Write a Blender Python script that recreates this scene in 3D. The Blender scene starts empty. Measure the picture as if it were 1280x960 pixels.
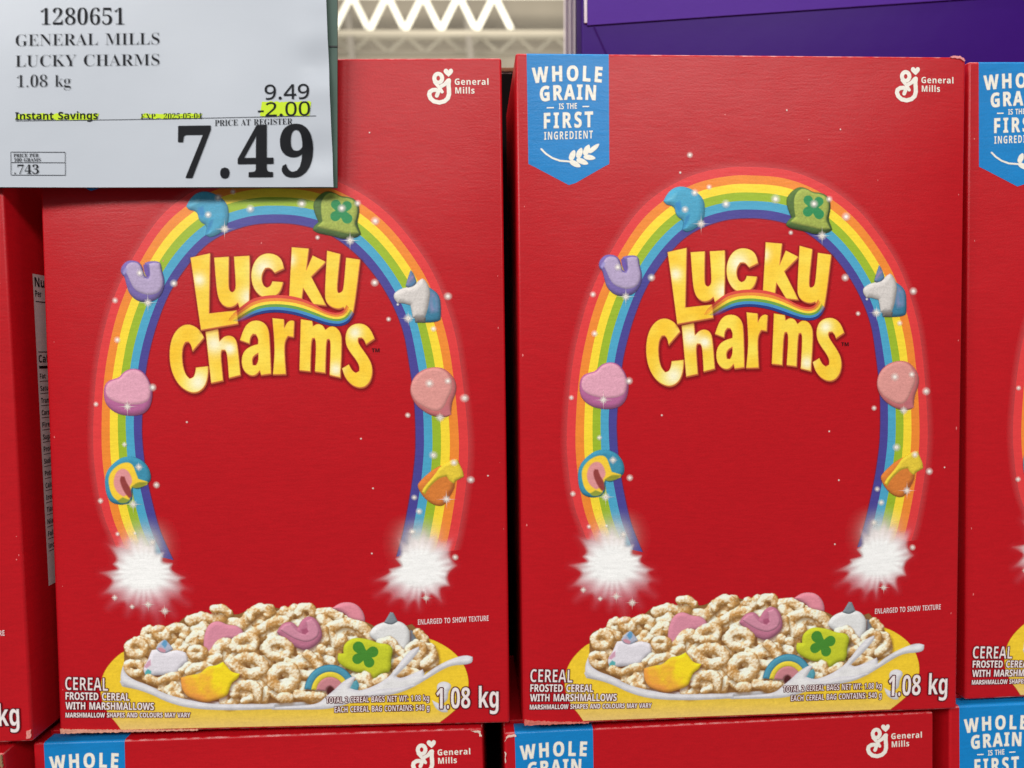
import bpy, math, random
import numpy as np
from mathutils import Matrix, Vector, Euler

# ------------------------------------------------------------------ camera, world, lights, exposure
scene = bpy.context.scene
C = scene.collection
FPX = 960.0                      # focal length in pixels of the 1280 px wide photograph
EYE = Vector((0.0, 0.0, 1.45))
CAMROT = Matrix(((0.99919, 0.01366, -0.03777), (-0.0383, 0.04097, -0.99843), (-0.01209, 0.99907, 0.04146)))
cam = bpy.data.cameras.new('camera')
cam.sensor_width = 36.0
cam.lens = FPX / 1280 * 36.0
cam.clip_start = 0.01
cam.clip_end = 60.0
cam.dof.use_dof = True
cam.dof.focus_distance = 0.345
cam.dof.aperture_fstop = 10.0
cam_o = bpy.data.objects.new('camera', cam)
cam_o.matrix_world = Matrix.Translation(EYE) @ CAMROT.to_4x4()
C.objects.link(cam_o)
scene.camera = cam_o

world = bpy.data.worlds.new('World')
scene.world = world
world.use_nodes = True
world.node_tree.nodes['Background'].inputs[0].default_value = (0.93, 0.96, 1.0, 1)
world.node_tree.nodes['Background'].inputs[1].default_value = 0.17

def area(name, loc, target, sx, sy, power, col=(1, 1, 1)):
    l = bpy.data.lights.new(name, 'AREA')
    l.shape = 'RECTANGLE'
    l.size, l.size_y, l.energy, l.color = sx, sy, power, col
    o = bpy.data.objects.new(name, l)
    o.location = loc
    o.rotation_euler = (Vector(target) - Vector(loc)).to_track_quat('-Z', 'Y').to_euler()
    C.objects.link(o)
    return o
area('store_light', (-2.2, -2.3, 3.1), (0, 0.34, 1.45), 2.4, 0.6, 80, (1.0, 0.985, 0.96))
area('store_light', (0.7, -2.6, 3.3), (0, 0.34, 1.45), 2.6, 0.5, 70, (1.0, 0.985, 0.96))
area('store_light', (0.0, 0.25, 4.0), (0, 0.25, 1.45), 3.0, 0.6, 60, (1.0, 0.985, 0.96))
area('added_uplight', (0.0, 6.0, 3.0), (0.0, 9.0, 5.4), 3.0, 1.0, 300, (1.0, 0.97, 0.9))  # added lamp, unseen, to brighten the far joist and wall

scene.view_settings.view_transform = 'Standard'
scene.view_settings.look = 'None'
scene.view_settings.exposure = 0.0
scene.view_settings.gamma = 1.0
scene.render.engine = 'CYCLES'
scene.cycles.max_bounces = 6
scene.cycles.transparent_max_bounces = 16

# ------------------------------------------------------------------ helpers
def at(px, py, Y):
    """The point seen at pixel (px, py) of the photograph on the vertical plane y = Y."""
    d = CAMROT @ Vector(((px - 640) / FPX, (480 - py) / FPX, -1.0))
    return EYE + d * (Y / d.y)

def s2l(c):
    c = np.asarray(c, float)
    return np.where(c <= 0.04045, c / 12.92, ((c + 0.055) / 1.055) ** 2.4)

def rgb(*c):
    return np.array(c, float) / 255.0

def put(name, mesh, parent=None, mat=None):
    o = bpy.data.objects.new(name, mesh)
    if mat is not None and not mesh.materials:
        mesh.materials.append(mat)
    C.objects.link(o)
    if parent is not None:
        o.parent = parent
    return o

def colour(mesh, cols):
    """cols: one sRGB(A) colour or an array of one per vertex."""
    n = len(mesh.vertices)
    cols = np.asarray(cols, float)
    if cols.ndim == 1:
        cols = np.tile(cols, (n, 1))
    out = np.ones((n, 4))
    out[:, :3] = s2l(cols[:, :3])
    if cols.shape[1] == 4:
        out[:, 3] = cols[:, 3]
    a = mesh.color_attributes.new('Col', 'FLOAT_COLOR', 'POINT')
    a.data.foreach_set('color', out.astype(np.float32).ravel())

def mesh_np(name, verts, faces):
    me = bpy.data.meshes.new(name)
    me.from_pydata([tuple(v) for v in verts], [], faces)
    me.update()
    return me

def grid_mesh(name, V, keep):
    """V: (h, w, 3) positions; keep: (h-1, w-1) which quads exist."""
    h, w = V.shape[:2]
    jj, ii = np.nonzero(keep)
    q = np.stack([jj * w + ii, jj * w + ii + 1, (jj + 1) * w + ii + 1, (jj + 1) * w + ii], 1)
    used, inv = np.unique(q.ravel(), return_inverse=True)
    me = bpy.data.meshes.new(name)
    me.vertices.add(len(used))
    me.vertices.foreach_set('co', V.reshape(-1, 3)[used].astype(np.float32).ravel())
    nf = len(q)
    me.loops.add(nf * 4)
    me.loops.foreach_set('vertex_index', inv.astype(np.int32).ravel())
    me.polygons.add(nf)
    me.polygons.foreach_set('loop_start', np.arange(nf, dtype=np.int32) * 4)
    me.polygons.foreach_set('loop_total', np.full(nf, 4, dtype=np.int32))
    me.update(calc_edges=True)
    return me, used

# ------------------------------------------------------------------ materials
def nodes_of(m):
    m.use_nodes = True
    return m.node_tree.nodes, m.node_tree.links

def card_material(name, rough=0.35, spec=0.30, grain=0.2, flat=None, mottle=0.06, alpha=True, wear_glint=False, coat=0.0):
    m = bpy.data.materials.new(name)
    N, L = nodes_of(m)
    b = N['Principled BSDF']
    b.inputs['Roughness'].default_value = rough
    b.inputs['Specular IOR Level'].default_value = spec
    b.inputs['Coat Weight'].default_value = coat
    b.inputs['Coat Roughness'].default_value = 0.15
    tc = N.new('ShaderNodeTexCoord')
    sd = N.new('ShaderNodeAttribute'); sd.attribute_type = 'OBJECT'; sd.attribute_name = 'seed'
    sh = N.new('ShaderNodeVectorMath'); sh.operation = 'ADD'
    L.new(tc.outputs['Object'], sh.inputs[0]); L.new(sd.outputs['Fac'], sh.inputs[1])
    mp = N.new('ShaderNodeMapping')
    mp.inputs['Scale'].default_value = (160, 160, 900)
    L.new(sh.outputs[0], mp.inputs['Vector'])
    n1 = N.new('ShaderNodeTexNoise')
    n1.inputs['Scale'].default_value = 1.0
    n1.inputs['Detail'].default_value = 3
    L.new(mp.outputs[0], n1.inputs['Vector'])
    n2 = N.new('ShaderNodeTexNoise')
    n2.inputs['Scale'].default_value = 1400.0
    n2.inputs['Detail'].default_value = 2
    L.new(sh.outputs[0], n2.inputs['Vector'])
    n3 = N.new('ShaderNodeTexNoise')
    n3.inputs['Scale'].default_value = 15.0
    n3.inputs['Detail'].default_value = 3
    L.new(sh.outputs[0], n3.inputs['Vector'])
    add = N.new('ShaderNodeMath'); add.operation = 'ADD'
    L.new(n1.outputs[0], add.inputs[0]); L.new(n2.outputs[0], add.inputs[1])
    bump = N.new('ShaderNodeBump')
    bump.inputs['Strength'].default_value = grain
    bump.inputs['Distance'].default_value = 0.0002
    L.new(add.outputs[0], bump.inputs['Height'])
    b2 = N.new('ShaderNodeBump')
    b2.inputs['Strength'].default_value = 0.55
    b2.inputs['Distance'].default_value = 0.0014
    L.new(n3.outputs[0], b2.inputs['Height'])
    L.new(bump.outputs[0], b2.inputs['Normal'])
    L.new(b2.outputs[0], b.inputs['Normal'])
    if flat is None:
        at_ = N.new('ShaderNodeAttribute'); at_.attribute_name = 'Col'
        src = at_.outputs['Color']
    else:
        r = N.new('ShaderNodeRGB'); r.outputs[0].default_value = (*s2l(flat), 1)
        src = r.outputs[0]
    mr = N.new('ShaderNodeMapRange')
    mr.inputs['From Min'].default_value = 0.5; mr.inputs['From Max'].default_value = 1.5
    mr.inputs['To Min'].default_value = 1 - mottle * 2; mr.inputs['To Max'].default_value = 1 + mottle * 2
    L.new(add.outputs[0], mr.inputs['Value'])
    mul = N.new('ShaderNodeVectorMath'); mul.operation = 'SCALE'
    L.new(src, mul.inputs[0]); L.new(mr.outputs[0], mul.inputs['Scale'])
    base = mul.outputs[0]
    if wear_glint:  # rubbed board plus a painted pink highlight along the rounded edges
        we = N.new('ShaderNodeAttribute'); we.attribute_name = 'WearGlint'
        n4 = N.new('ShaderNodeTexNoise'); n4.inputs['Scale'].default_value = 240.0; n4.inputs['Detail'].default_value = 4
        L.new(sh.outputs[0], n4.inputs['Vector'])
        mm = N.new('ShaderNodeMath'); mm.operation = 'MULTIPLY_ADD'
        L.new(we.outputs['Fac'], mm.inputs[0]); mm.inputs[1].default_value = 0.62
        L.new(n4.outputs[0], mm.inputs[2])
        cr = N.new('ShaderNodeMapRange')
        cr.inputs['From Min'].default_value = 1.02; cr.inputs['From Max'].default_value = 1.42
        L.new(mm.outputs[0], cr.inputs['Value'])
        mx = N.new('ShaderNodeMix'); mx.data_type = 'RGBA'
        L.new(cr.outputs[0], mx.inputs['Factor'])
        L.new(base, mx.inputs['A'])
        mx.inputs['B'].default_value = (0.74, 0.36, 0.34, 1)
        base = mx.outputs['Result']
    L.new(base, b.inputs['Base Color'])
    if alpha and flat is None:
        L.new(at_.outputs['Alpha'], b.inputs['Alpha'])
    return m

PRINT = card_material('printed_card')
CARTON = card_material('carton_board', alpha=False, wear_glint=True)
PLAIN = card_material('ink', alpha=False)

# ------------------------------------------------------------------ glyph outlines (digits, capitals, a few small letters)
GLYPHS = {
 'serif': {
  '0': '188;94,-3 80,-2 67,1 55,5 45,12 37,21 30,31 24,42 19,55 16,70 13,86 12,103 11,121 12,139 13,155 16,171 19,185 24,198 30,210 37,220 45,228 55,235 67,239 80,242 94,243 108,242 121,239 132,235 142,228 150,220 157,210 163,198 168,185 172,171 174,155 176,138 176,120 176,102 174,85 172,70 168,55 163,42 157,31 150,21 141,12 132,5 120,1 108,-2|94,18 103,20 110,25 115,34 119,45 121,60 123,77 124,98 124,120 124,143 123,163 121,180 119,195 115,206 110,215 103,220 94,221 86,220 79,215 73,206 70,195 67,180 65,163 64,143 63,120 64,98 65,77 67,60 70,45 73,34 79,25 86,20',
  '1': '188;33,0 33,18 60,18 64,18 68,19 71,20 73,22 75,25 76,29 77,34 77,40 77,208 54,183 49,178 44,175 39,174 34,173 30,173 26,175 23,177 20,180 17,183 16,188 14,192 14,198 37,206 43,209 50,213 58,218 66,224 89,241 127,241 127,40 130,24 132,21 135,19 139,18 144,18 171,18 171,0',
  '2': '188;12,0 12,35 61,85 71,96 80,105 87,114 93,123 98,131 103,138 106,146 109,153 111,161 112,169 113,177 113,186 113,195 111,202 109,209 106,214 102,218 98,220 93,222 87,223 79,222 72,219 67,214 63,208 60,200 58,190 57,178 56,165 47,165 39,166 31,169 25,172 20,177 16,182 14,189 13,198 14,204 15,209 18,215 21,220 26,225 32,230 38,234 46,237 55,240 64,242 75,243 87,243 105,242 120,239 133,235 144,228 153,220 159,211 163,200 164,187 164,182 163,176 162,170 160,165 157,159 154,153 150,147 146,140 140,134 134,126 127,118 119,110 77,69 44,37 122,37 127,37 132,38 136,40 140,43 143,46 146,50 148,55 150,60 152,71 172,71 171,0',
  '3': '188;82,-3 70,-3 59,-2 49,0 40,2 33,5 27,9 21,13 17,17 14,22 11,27 10,32 9,37 10,43 12,48 14,53 18,56 22,59 27,61 32,63 38,63 39,53 41,44 44,37 49,31 56,26 63,23 70,21 79,20 85,20 90,21 95,23 100,25 104,27 108,30 112,35 115,40 117,46 119,52 120,60 121,70 120,79 117,87 113,94 107,101 100,107 91,110 80,113 69,113 48,113 48,134 70,134 80,135 89,138 96,142 102,148 107,155 110,164 112,173 112,184 112,192 111,200 109,207 105,212 101,217 97,220 91,222 85,223 79,222 74,221 70,218 66,215 63,211 61,206 59,201 58,196 56,171 46,171 37,172 30,175 24,178 19,182 15,187 13,193 12,200 13,209 17,217 23,224 31,231 41,236 54,240 69,242 86,243 103,242 118,240 132,235 143,229 152,221 159,212 163,201 164,188 163,178 160,168 156,159 149,151 141,143 133,137 123,132 112,128 119,127 126,125 133,122 140,119 146,115 152,111 158,106 163,101 167,94 170,87 172,78 172,69 172,59 170,50 168,42 165,35 161,28 156,22 150,17 144,12 138,9 130,5 123,2 115,0 107,-1 99,-2 90,-3',
  '4': '188;60,0 60,18 70,18 75,18 80,19 85,20 89,22 93,25 95,29 97,35 97,42 97,62 4,62 4,83 100,240 146,240 146,85 181,85 181,62 146,62 146,42 147,35 148,29 151,25 154,22 159,20 163,19 168,18 174,18 178,18 178,0|28,85 97,85 97,143 98,175 100,208 95,197 87,183 79,169 73,160',
  '5': '188;82,-3 70,-3 60,-2 50,0 42,3 35,6 29,9 24,13 20,18 17,22 15,27 14,32 13,37 14,43 15,48 18,52 21,55 25,57 29,59 35,60 40,60 44,42 46,37 48,33 52,29 55,26 60,24 65,22 71,21 77,20 83,20 88,21 93,23 98,25 102,28 106,32 110,36 113,42 115,48 117,56 118,64 119,74 118,86 116,96 112,104 107,111 100,117 92,121 83,123 73,124 52,122 36,118 20,124 31,240 158,240 160,179 140,179 138,190 133,199 122,203 52,203 47,141 63,144 84,146 102,145 119,141 134,136 146,128 157,118 164,105 168,91 170,74 169,63 168,54 165,45 162,37 158,30 153,24 147,18 141,14 135,9 128,6 120,3 113,1 105,-1 97,-2 90,-3',
  '6': '188;98,-3 86,-3 75,0 65,4 55,9 46,16 38,24 31,35 26,47 21,60 18,75 16,92 15,111 15,125 17,138 18,150 21,163 24,174 28,185 33,195 39,205 45,213 52,221 60,227 69,233 78,237 88,241 99,242 111,243 121,243 130,242 139,240 146,238 152,235 157,232 161,228 164,224 167,220 169,216 170,211 170,206 170,201 168,196 165,192 161,188 156,184 149,182 140,180 130,180 128,200 122,217 119,220 116,222 112,223 108,223 98,222 90,218 83,210 76,200 71,188 67,172 64,155 62,135 80,143 86,145 93,146 101,147 109,147 123,146 136,143 148,137 158,129 166,119 171,107 175,93 176,78 175,60 171,45 165,31 156,19 145,9 132,2 116,-2|99,19 105,20 111,22 116,26 120,32 123,40 125,49 127,61 127,74 127,87 125,98 123,107 119,114 115,120 109,123 103,126 96,127 92,126 87,125 82,124 77,121 62,110 63,88 65,69 69,53 73,40 79,31 85,24 92,20',
  '7': '188;55,0 145,203 56,203 49,202 43,199 39,194 37,186 35,169 15,169 16,240 177,240 177,223 84,0',
  '8': '188;92,-3 78,-3 66,-1 55,2 46,5 37,10 30,16 24,22 19,29 15,36 12,44 11,52 10,61 11,72 13,81 18,89 24,97 31,103 39,110 49,116 59,121 50,127 42,134 35,141 29,148 24,155 20,164 18,173 18,182 18,190 20,197 22,205 25,212 29,218 35,224 42,230 50,234 59,238 70,241 82,243 96,243 112,242 127,239 139,234 149,226 157,218 163,208 166,197 167,184 166,175 164,166 160,159 155,152 148,147 141,141 132,135 122,130 136,123 148,115 157,108 165,100 170,92 174,83 177,73 178,63 176,49 172,35 165,24 155,14 143,7 128,1 111,-2|101,141 107,145 112,149 116,154 119,158 122,164 124,170 125,177 125,185 121,203 119,208 117,211 114,215 111,218 107,220 103,222 99,223 94,224 87,223 82,221 77,218 73,213 69,207 67,201 66,194 65,186 66,178 67,171 70,164 75,159 80,154 86,150 93,145|93,16 101,17 109,19 115,22 121,28 125,34 128,41 130,49 131,58 130,66 128,73 124,79 119,85 113,91 104,96 94,102 82,108 76,104 71,99 67,94 63,89 60,83 57,76 56,68 55,60 56,50 58,42 61,35 66,28 71,23 78,19 85,17',
  '9': '188;76,-3 67,-3 58,-2 51,0 44,2 38,5 34,9 30,12 27,16 24,21 22,25 21,30 21,35 25,47 38,54 40,46 43,40 47,34 52,28 57,24 63,20 70,18 78,18 97,24 112,42 121,73 125,115 121,111 117,106 112,102 106,99 100,96 93,94 86,93 78,92 64,93 51,97 40,102 30,110 22,120 16,132 13,146 12,162 12,174 14,185 17,195 21,204 26,213 32,221 39,227 48,233 57,237 66,241 77,242 89,243 101,242 112,240 122,237 132,231 141,225 149,216 156,206 162,195 166,181 170,166 172,149 173,130 172,117 171,104 170,91 167,78 164,67 160,56 156,45 150,36 144,27 137,19 129,13 120,7 111,2 100,-1 89,-3|92,117 98,117 103,118 108,120 112,123 116,126 120,130 123,134 125,139 125,159 123,176 120,190 116,201 110,210 105,216 98,219 91,221 84,220 78,217 73,213 68,206 65,198 62,189 61,177 60,164 62,143 68,128 78,119',
  'G': '254;134,-5 116,-4 100,-1 85,3 71,10 58,18 47,28 37,39 29,51 22,65 18,81 15,97 14,115 15,131 18,147 22,162 29,176 37,189 46,200 57,209 70,218 83,224 97,229 113,232 129,233 142,232 156,230 170,226 185,220 194,218 203,221 210,233 219,233 219,154 210,154 206,164 202,173 197,181 191,189 185,197 179,203 172,208 165,213 157,217 149,219 142,221 134,222 107,215 88,195 77,161 73,114 74,89 77,67 83,49 90,34 99,22 110,13 123,8 138,6 147,7 154,8 160,10 164,14 167,18 169,23 171,29 171,36 171,64 171,71 170,77 167,82 165,85 160,88 154,89 147,91 138,91 138,99 250,99 250,91 243,91 236,89 232,88 228,85 226,82 224,77 223,71 223,64 223,14 201,6 179,0 156,-4',
  'E': '221;7,0 7,8 15,9 22,10 27,12 31,15 34,19 36,24 37,31 38,39 38,184 37,194 36,202 34,208 31,213 27,216 22,218 16,219 8,219 8,228 199,228 199,160 192,160 189,174 184,186 178,196 170,203 160,208 148,212 133,214 116,215 100,214 93,208 91,194 91,123 97,123 107,124 116,126 124,129 130,134 134,141 138,150 142,160 144,173 152,173 152,59 144,59 143,69 141,77 139,84 137,91 133,96 130,100 125,104 120,107 115,109 108,110 101,111 93,111 91,111 91,34 92,28 93,23 94,20 96,17 99,16 103,15 109,14 115,14 127,14 138,15 148,17 157,19 165,23 172,27 179,32 185,37 191,44 196,52 201,61 206,72 215,72 201,0',
  'N': '247;201,-5 53,175 53,39 54,31 55,24 57,19 59,15 63,13 68,11 75,9 83,9 83,0 9,0 9,9 27,12 36,21 38,39 38,194 18,217 9,219 9,228 78,228 195,84 195,189 193,207 184,216 166,219 166,228 240,228 240,219 232,219 225,217 220,215 217,212 214,209 212,203 211,197 211,188 211,-5',
  'R': '236;8,0 8,9 16,9 22,11 27,13 31,16 34,20 36,25 37,32 37,40 37,189 37,197 36,203 34,208 31,212 27,215 22,217 16,218 8,219 8,228 108,228 132,227 152,224 170,219 184,213 195,204 202,194 207,182 209,167 205,148 196,133 180,120 157,112 216,25 226,13 239,9 240,9 240,0 169,0 101,106 91,106 91,40 91,32 93,25 94,20 97,16 101,13 106,11 113,9 121,9 121,0|91,117 102,117 114,118 124,120 133,124 140,129 145,136 149,145 151,156 152,168 149,189 142,204 129,213 112,216 106,215 101,214 97,213 95,211 93,208 92,204 91,199 91,193',
  'A': '218;-4,0 -4,9 0,9 5,11 8,12 12,15 15,19 18,24 21,30 25,37 103,233 112,233 192,43 196,35 199,28 203,22 206,17 209,14 212,11 217,10 222,9 222,0 115,0 115,9 126,10 135,13 140,17 142,23 136,41 126,66 52,66 39,35 38,29 37,24 39,18 43,13 51,10 62,9 64,9 64,0|57,80 121,80 88,160',
  'L': '213;8,0 8,9 16,9 22,11 27,13 31,16 34,20 36,25 37,32 37,40 37,189 37,197 36,204 34,209 31,212 27,215 22,217 16,219 8,219 8,228 125,228 125,219 104,217 101,215 98,214 96,211 94,208 91,189 91,41 93,24 100,16 117,14 128,14 139,15 149,17 157,20 165,23 172,28 179,33 185,40 190,47 195,56 200,66 204,77 214,77 201,0',
  'M': '317;7,0 7,9 15,9 21,11 27,13 31,16 34,20 36,25 37,32 38,40 38,191 35,208 26,216 7,219 7,228 92,228 158,71 225,228 309,228 309,219 301,218 295,217 290,214 286,212 284,208 282,203 280,197 280,189 280,43 282,21 284,18 286,15 288,13 291,12 308,9 308,0 198,0 198,9 216,12 219,14 222,16 224,19 225,22 227,42 227,199 144,0 135,0 53,194 53,40 53,31 54,24 57,19 60,15 64,12 70,10 76,9 85,9 85,0',
  'I': '130;7,0 7,9 15,10 21,11 26,14 31,16 34,20 36,24 37,30 38,38 38,193 37,200 36,206 34,211 32,214 28,216 22,218 15,219 7,219 7,228 122,228 122,219 114,219 107,218 102,216 98,214 95,211 93,206 92,200 91,193 91,39 94,22 103,13 123,9 123,0',
  'S': '195;21,-5 21,79 31,79 36,62 41,47 48,35 56,25 65,17 75,12 86,8 98,7 107,8 115,10 122,13 128,18 133,24 137,30 139,37 139,45 138,55 133,65 124,73 112,80 81,95 68,103 56,110 46,118 38,126 32,135 28,144 26,155 25,166 25,176 27,185 30,193 34,201 38,208 44,215 50,220 58,225 65,228 74,231 83,233 92,233 115,231 141,224 146,223 150,222 154,223 157,225 159,228 160,233 170,233 170,160 161,160 159,169 155,177 151,185 147,192 142,199 136,205 130,210 124,214 118,218 111,220 104,222 97,222 89,222 82,220 75,217 70,213 65,208 62,203 60,197 60,190 60,184 62,178 65,173 69,168 73,164 79,160 86,156 94,151 127,136 136,132 145,127 152,122 159,117 164,111 169,106 172,100 175,94 177,88 178,81 179,74 180,66 179,56 177,46 174,37 169,29 164,21 157,15 149,9 140,4 131,0 120,-3 108,-4 96,-5 79,-4 63,0 49,5 42,6 35,4 31,-5',
  'U': '246;124,-6 102,-5 84,-1 69,5 57,14 48,26 42,40 38,58 37,78 37,189 36,197 35,203 33,208 30,212 27,215 22,217 15,218 7,219 7,228 120,228 120,219 101,216 93,208 90,189 90,70 91,56 93,44 97,34 102,26 108,19 116,15 126,12 137,11 163,15 181,28 192,50 196,80 196,189 196,197 195,203 193,208 190,212 186,215 180,217 173,218 164,219 164,228 237,228 237,219 230,218 224,216 220,214 216,211 214,207 213,202 212,196 211,189 211,91 210,66 206,46 199,29 190,16 178,6 163,-1 145,-5',
  'C': '234;128,-5 112,-4 97,-2 82,3 69,10 56,18 45,28 36,39 28,52 21,66 17,81 14,97 13,114 14,131 17,147 22,162 28,175 36,188 46,199 57,209 69,217 83,224 98,229 113,232 130,233 142,232 155,230 169,226 184,220 194,218 199,219 204,221 207,226 210,233 218,233 218,154 210,154 204,169 196,182 188,194 178,203 168,211 157,217 145,220 133,222 106,215 87,195 76,161 72,113 76,69 89,37 110,18 139,12 149,12 159,14 169,18 179,22 189,28 198,35 206,44 214,53 224,44 205,23 183,7 157,-2',
  'K': '255;8,0 8,9 16,9 23,11 28,13 32,16 34,20 36,25 37,32 38,40 38,189 37,197 36,203 34,208 31,212 28,215 23,217 16,219 8,219 8,228 121,228 121,219 102,216 94,208 91,189 91,117 161,187 167,193 171,199 173,205 174,209 172,214 167,217 158,219 145,219 145,228 243,228 243,219 238,219 223,217 207,210 190,197 172,180 135,142 232,23 243,12 260,9 260,0 140,0 140,9 153,9 161,10 167,17 166,20 165,24 162,28 158,33 100,107 91,99 91,40 92,32 93,25 95,20 97,16 101,13 106,11 113,9 121,9 121,0',
  'Y': '213;51,0 51,9 59,9 65,11 70,13 74,16 77,20 79,25 80,32 80,40 80,89 23,193 19,201 15,207 11,212 7,215 0,218 -7,219 -7,228 103,228 103,219 98,219 83,216 78,208 82,196 124,113 167,183 170,189 172,195 174,200 174,204 173,210 168,215 160,218 149,219 147,219 147,228 220,228 220,219 215,218 211,217 208,215 204,212 191,196 134,102 134,40 134,32 135,25 137,20 140,16 144,13 149,11 156,9 164,9 164,0',
  'H': '262;8,0 8,9 16,9 22,11 27,13 31,16 34,20 36,25 37,32 37,40 37,189 37,197 36,203 34,208 31,212 27,215 22,217 16,218 8,219 8,228 121,228 121,219 102,216 93,208 91,189 91,125 171,125 171,189 169,208 160,216 141,219 141,228 254,228 254,219 246,218 239,217 234,215 230,212 228,208 226,203 225,197 225,189 225,40 225,33 226,26 228,21 231,16 234,13 239,11 246,9 254,9 254,0 141,0 141,9 149,9 155,11 161,13 165,15 167,19 169,24 171,32 171,40 171,110 91,110 91,40 91,32 93,25 94,20 97,16 101,13 106,11 113,9 121,9 121,0',
  'X': '235;6,0 6,9 16,10 26,15 36,23 45,33 97,104 39,193 24,213 20,215 16,218 12,219 8,219 7,219 7,228 122,228 122,219 115,219 106,219 100,216 96,213 95,208 101,194 132,145 161,187 165,193 167,198 169,203 170,207 168,212 164,216 157,218 146,219 146,228 229,228 229,219 227,219 220,219 213,217 207,215 201,211 196,207 190,201 184,195 178,187 140,132 207,29 218,14 231,9 232,9 232,0 119,0 119,9 122,9 132,9 139,12 144,15 145,20 145,24 143,29 141,34 137,40 105,91 69,40 66,36 64,31 63,27 62,22 64,16 68,12 76,10 87,9 87,0',
  'P': '209;8,0 8,9 16,9 22,11 27,13 31,16 34,20 36,25 37,32 37,40 37,189 37,197 36,203 34,208 31,212 27,215 22,217 16,218 8,219 8,228 107,228 127,227 144,226 157,223 168,220 176,216 183,211 189,205 195,199 199,192 202,184 204,175 204,166 203,152 199,140 193,129 183,120 172,112 157,107 140,104 121,103 91,103 91,40 91,32 93,25 94,20 97,16 101,13 106,11 113,9 121,9 121,0|91,115 101,115 112,116 122,118 130,121 136,126 140,133 144,142 145,152 146,165 146,177 144,187 141,196 138,203 132,209 126,212 118,215 108,216 95,212 91,199',
  'T': '212;46,0 46,9 54,9 61,10 67,13 71,15 74,20 76,25 77,32 78,40 78,217 75,217 62,216 51,213 41,208 33,202 26,193 20,183 17,172 14,159 5,159 5,228 205,228 205,158 197,158 191,184 178,202 160,213 134,217 132,217 132,40 132,32 133,25 135,19 138,15 142,12 148,10 155,9 164,9 164,0',
  'k': '179;9,0 9,8 14,9 17,10 20,11 23,13 24,15 25,19 26,23 26,28 26,199 24,215 22,217 19,218 15,219 10,220 10,228 74,228 74,84 113,124 117,128 120,132 121,136 122,139 121,142 118,145 112,146 104,147 103,147 103,155 173,155 173,147 163,145 154,142 145,137 137,130 111,104 173,17 176,13 180,10 184,9 188,8 188,0 105,0 105,8 108,8 113,9 117,10 119,12 120,16 116,25 81,74 74,67 74,28 77,13 79,11 82,10 86,9 90,8 90,0',
  'g': '164;73,-70 58,-70 44,-68 33,-65 24,-61 16,-56 11,-50 8,-44 7,-37 9,-30 14,-23 22,-17 34,-13 24,-7 17,0 13,7 12,15 12,21 14,27 17,32 21,37 27,42 33,46 41,51 51,55 34,64 21,75 14,89 11,106 12,114 13,121 16,128 20,134 25,139 30,144 37,149 44,152 52,155 60,157 69,159 79,159 88,159 98,157 107,155 117,152 158,152 158,134 134,134 139,127 143,119 145,110 146,102 145,95 144,88 141,81 138,76 134,70 129,65 123,61 117,58 110,55 102,53 94,52 86,51 78,52 71,52 67,52 63,51 59,49 56,47 54,45 52,42 51,39 50,36 52,31 55,27 62,25 71,25 88,25 100,24 111,23 121,22 129,20 137,18 143,15 147,11 151,6 154,1 156,-5 157,-11 158,-18 156,-30 152,-40 146,-49 136,-56 124,-62 110,-67 92,-69|79,62 84,63 89,65 92,68 95,73 97,79 99,86 99,95 100,105 99,116 99,125 97,132 95,138 92,143 89,146 84,148 79,148 73,148 69,146 65,143 62,138 60,132 58,125 57,116 57,105 57,95 58,86 60,79 62,73 65,68 69,65 73,63|80,-58 103,-57 119,-52 128,-44 132,-33 131,-29 130,-25 128,-23 125,-21 121,-19 116,-18 109,-17 102,-17 48,-17 43,-21 40,-26 37,-31 37,-36 37,-41 39,-45 43,-48 47,-52 53,-55 61,-56 70,-58',
  '.': '90;45,-5 41,-4 37,-3 33,-2 30,1 28,4 26,8 25,13 24,18 25,24 26,29 28,33 30,36 33,38 37,39 41,40 45,41 49,40 53,39 56,38 60,36 62,33 64,29 65,24 66,18 65,13 64,8 62,4 60,1 56,-2 53,-3 49,-4',
  '-': '108;13,77 13,103 95,103 95,77'},
 'bold': {
  '0': '192;96,-3 75,-1 58,5 44,15 32,29 23,47 17,68 13,93 12,120 13,139 14,156 17,172 20,186 25,199 31,211 38,220 47,229 57,235 68,240 81,243 96,243 116,241 133,235 148,225 159,211 168,193 175,172 178,147 180,120 179,101 178,84 175,68 171,54 167,41 161,29 153,20 145,11 135,5 123,0 110,-2|96,38 104,39 112,43 117,49 122,58 125,70 127,84 129,101 129,120 129,139 127,156 125,170 122,182 117,191 112,197 104,201 96,202 87,201 80,197 74,191 70,182 66,170 64,156 63,139 62,120 63,101 64,84 66,70 70,58 74,49 80,43 87,39',
  '1': '192;88,0 88,139 88,162 89,186 82,179 72,170 44,148 20,178 97,240 139,240 139,0',
  '2': '192;13,0 13,35 74,96 103,127 108,133 112,139 116,145 119,150 121,155 123,161 124,166 124,172 123,179 122,185 119,190 116,194 112,197 107,199 101,200 95,201 88,200 81,199 74,197 68,194 61,191 54,187 47,182 40,176 13,209 35,226 41,229 47,233 54,236 62,238 70,240 78,242 88,243 98,243 110,243 120,241 130,238 139,235 147,230 154,224 160,218 165,211 169,204 172,196 174,187 174,178 174,169 172,159 170,151 166,142 162,134 157,126 151,118 144,110 136,102 127,93 118,84 107,74 77,45 77,43 181,43 181,0',
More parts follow.
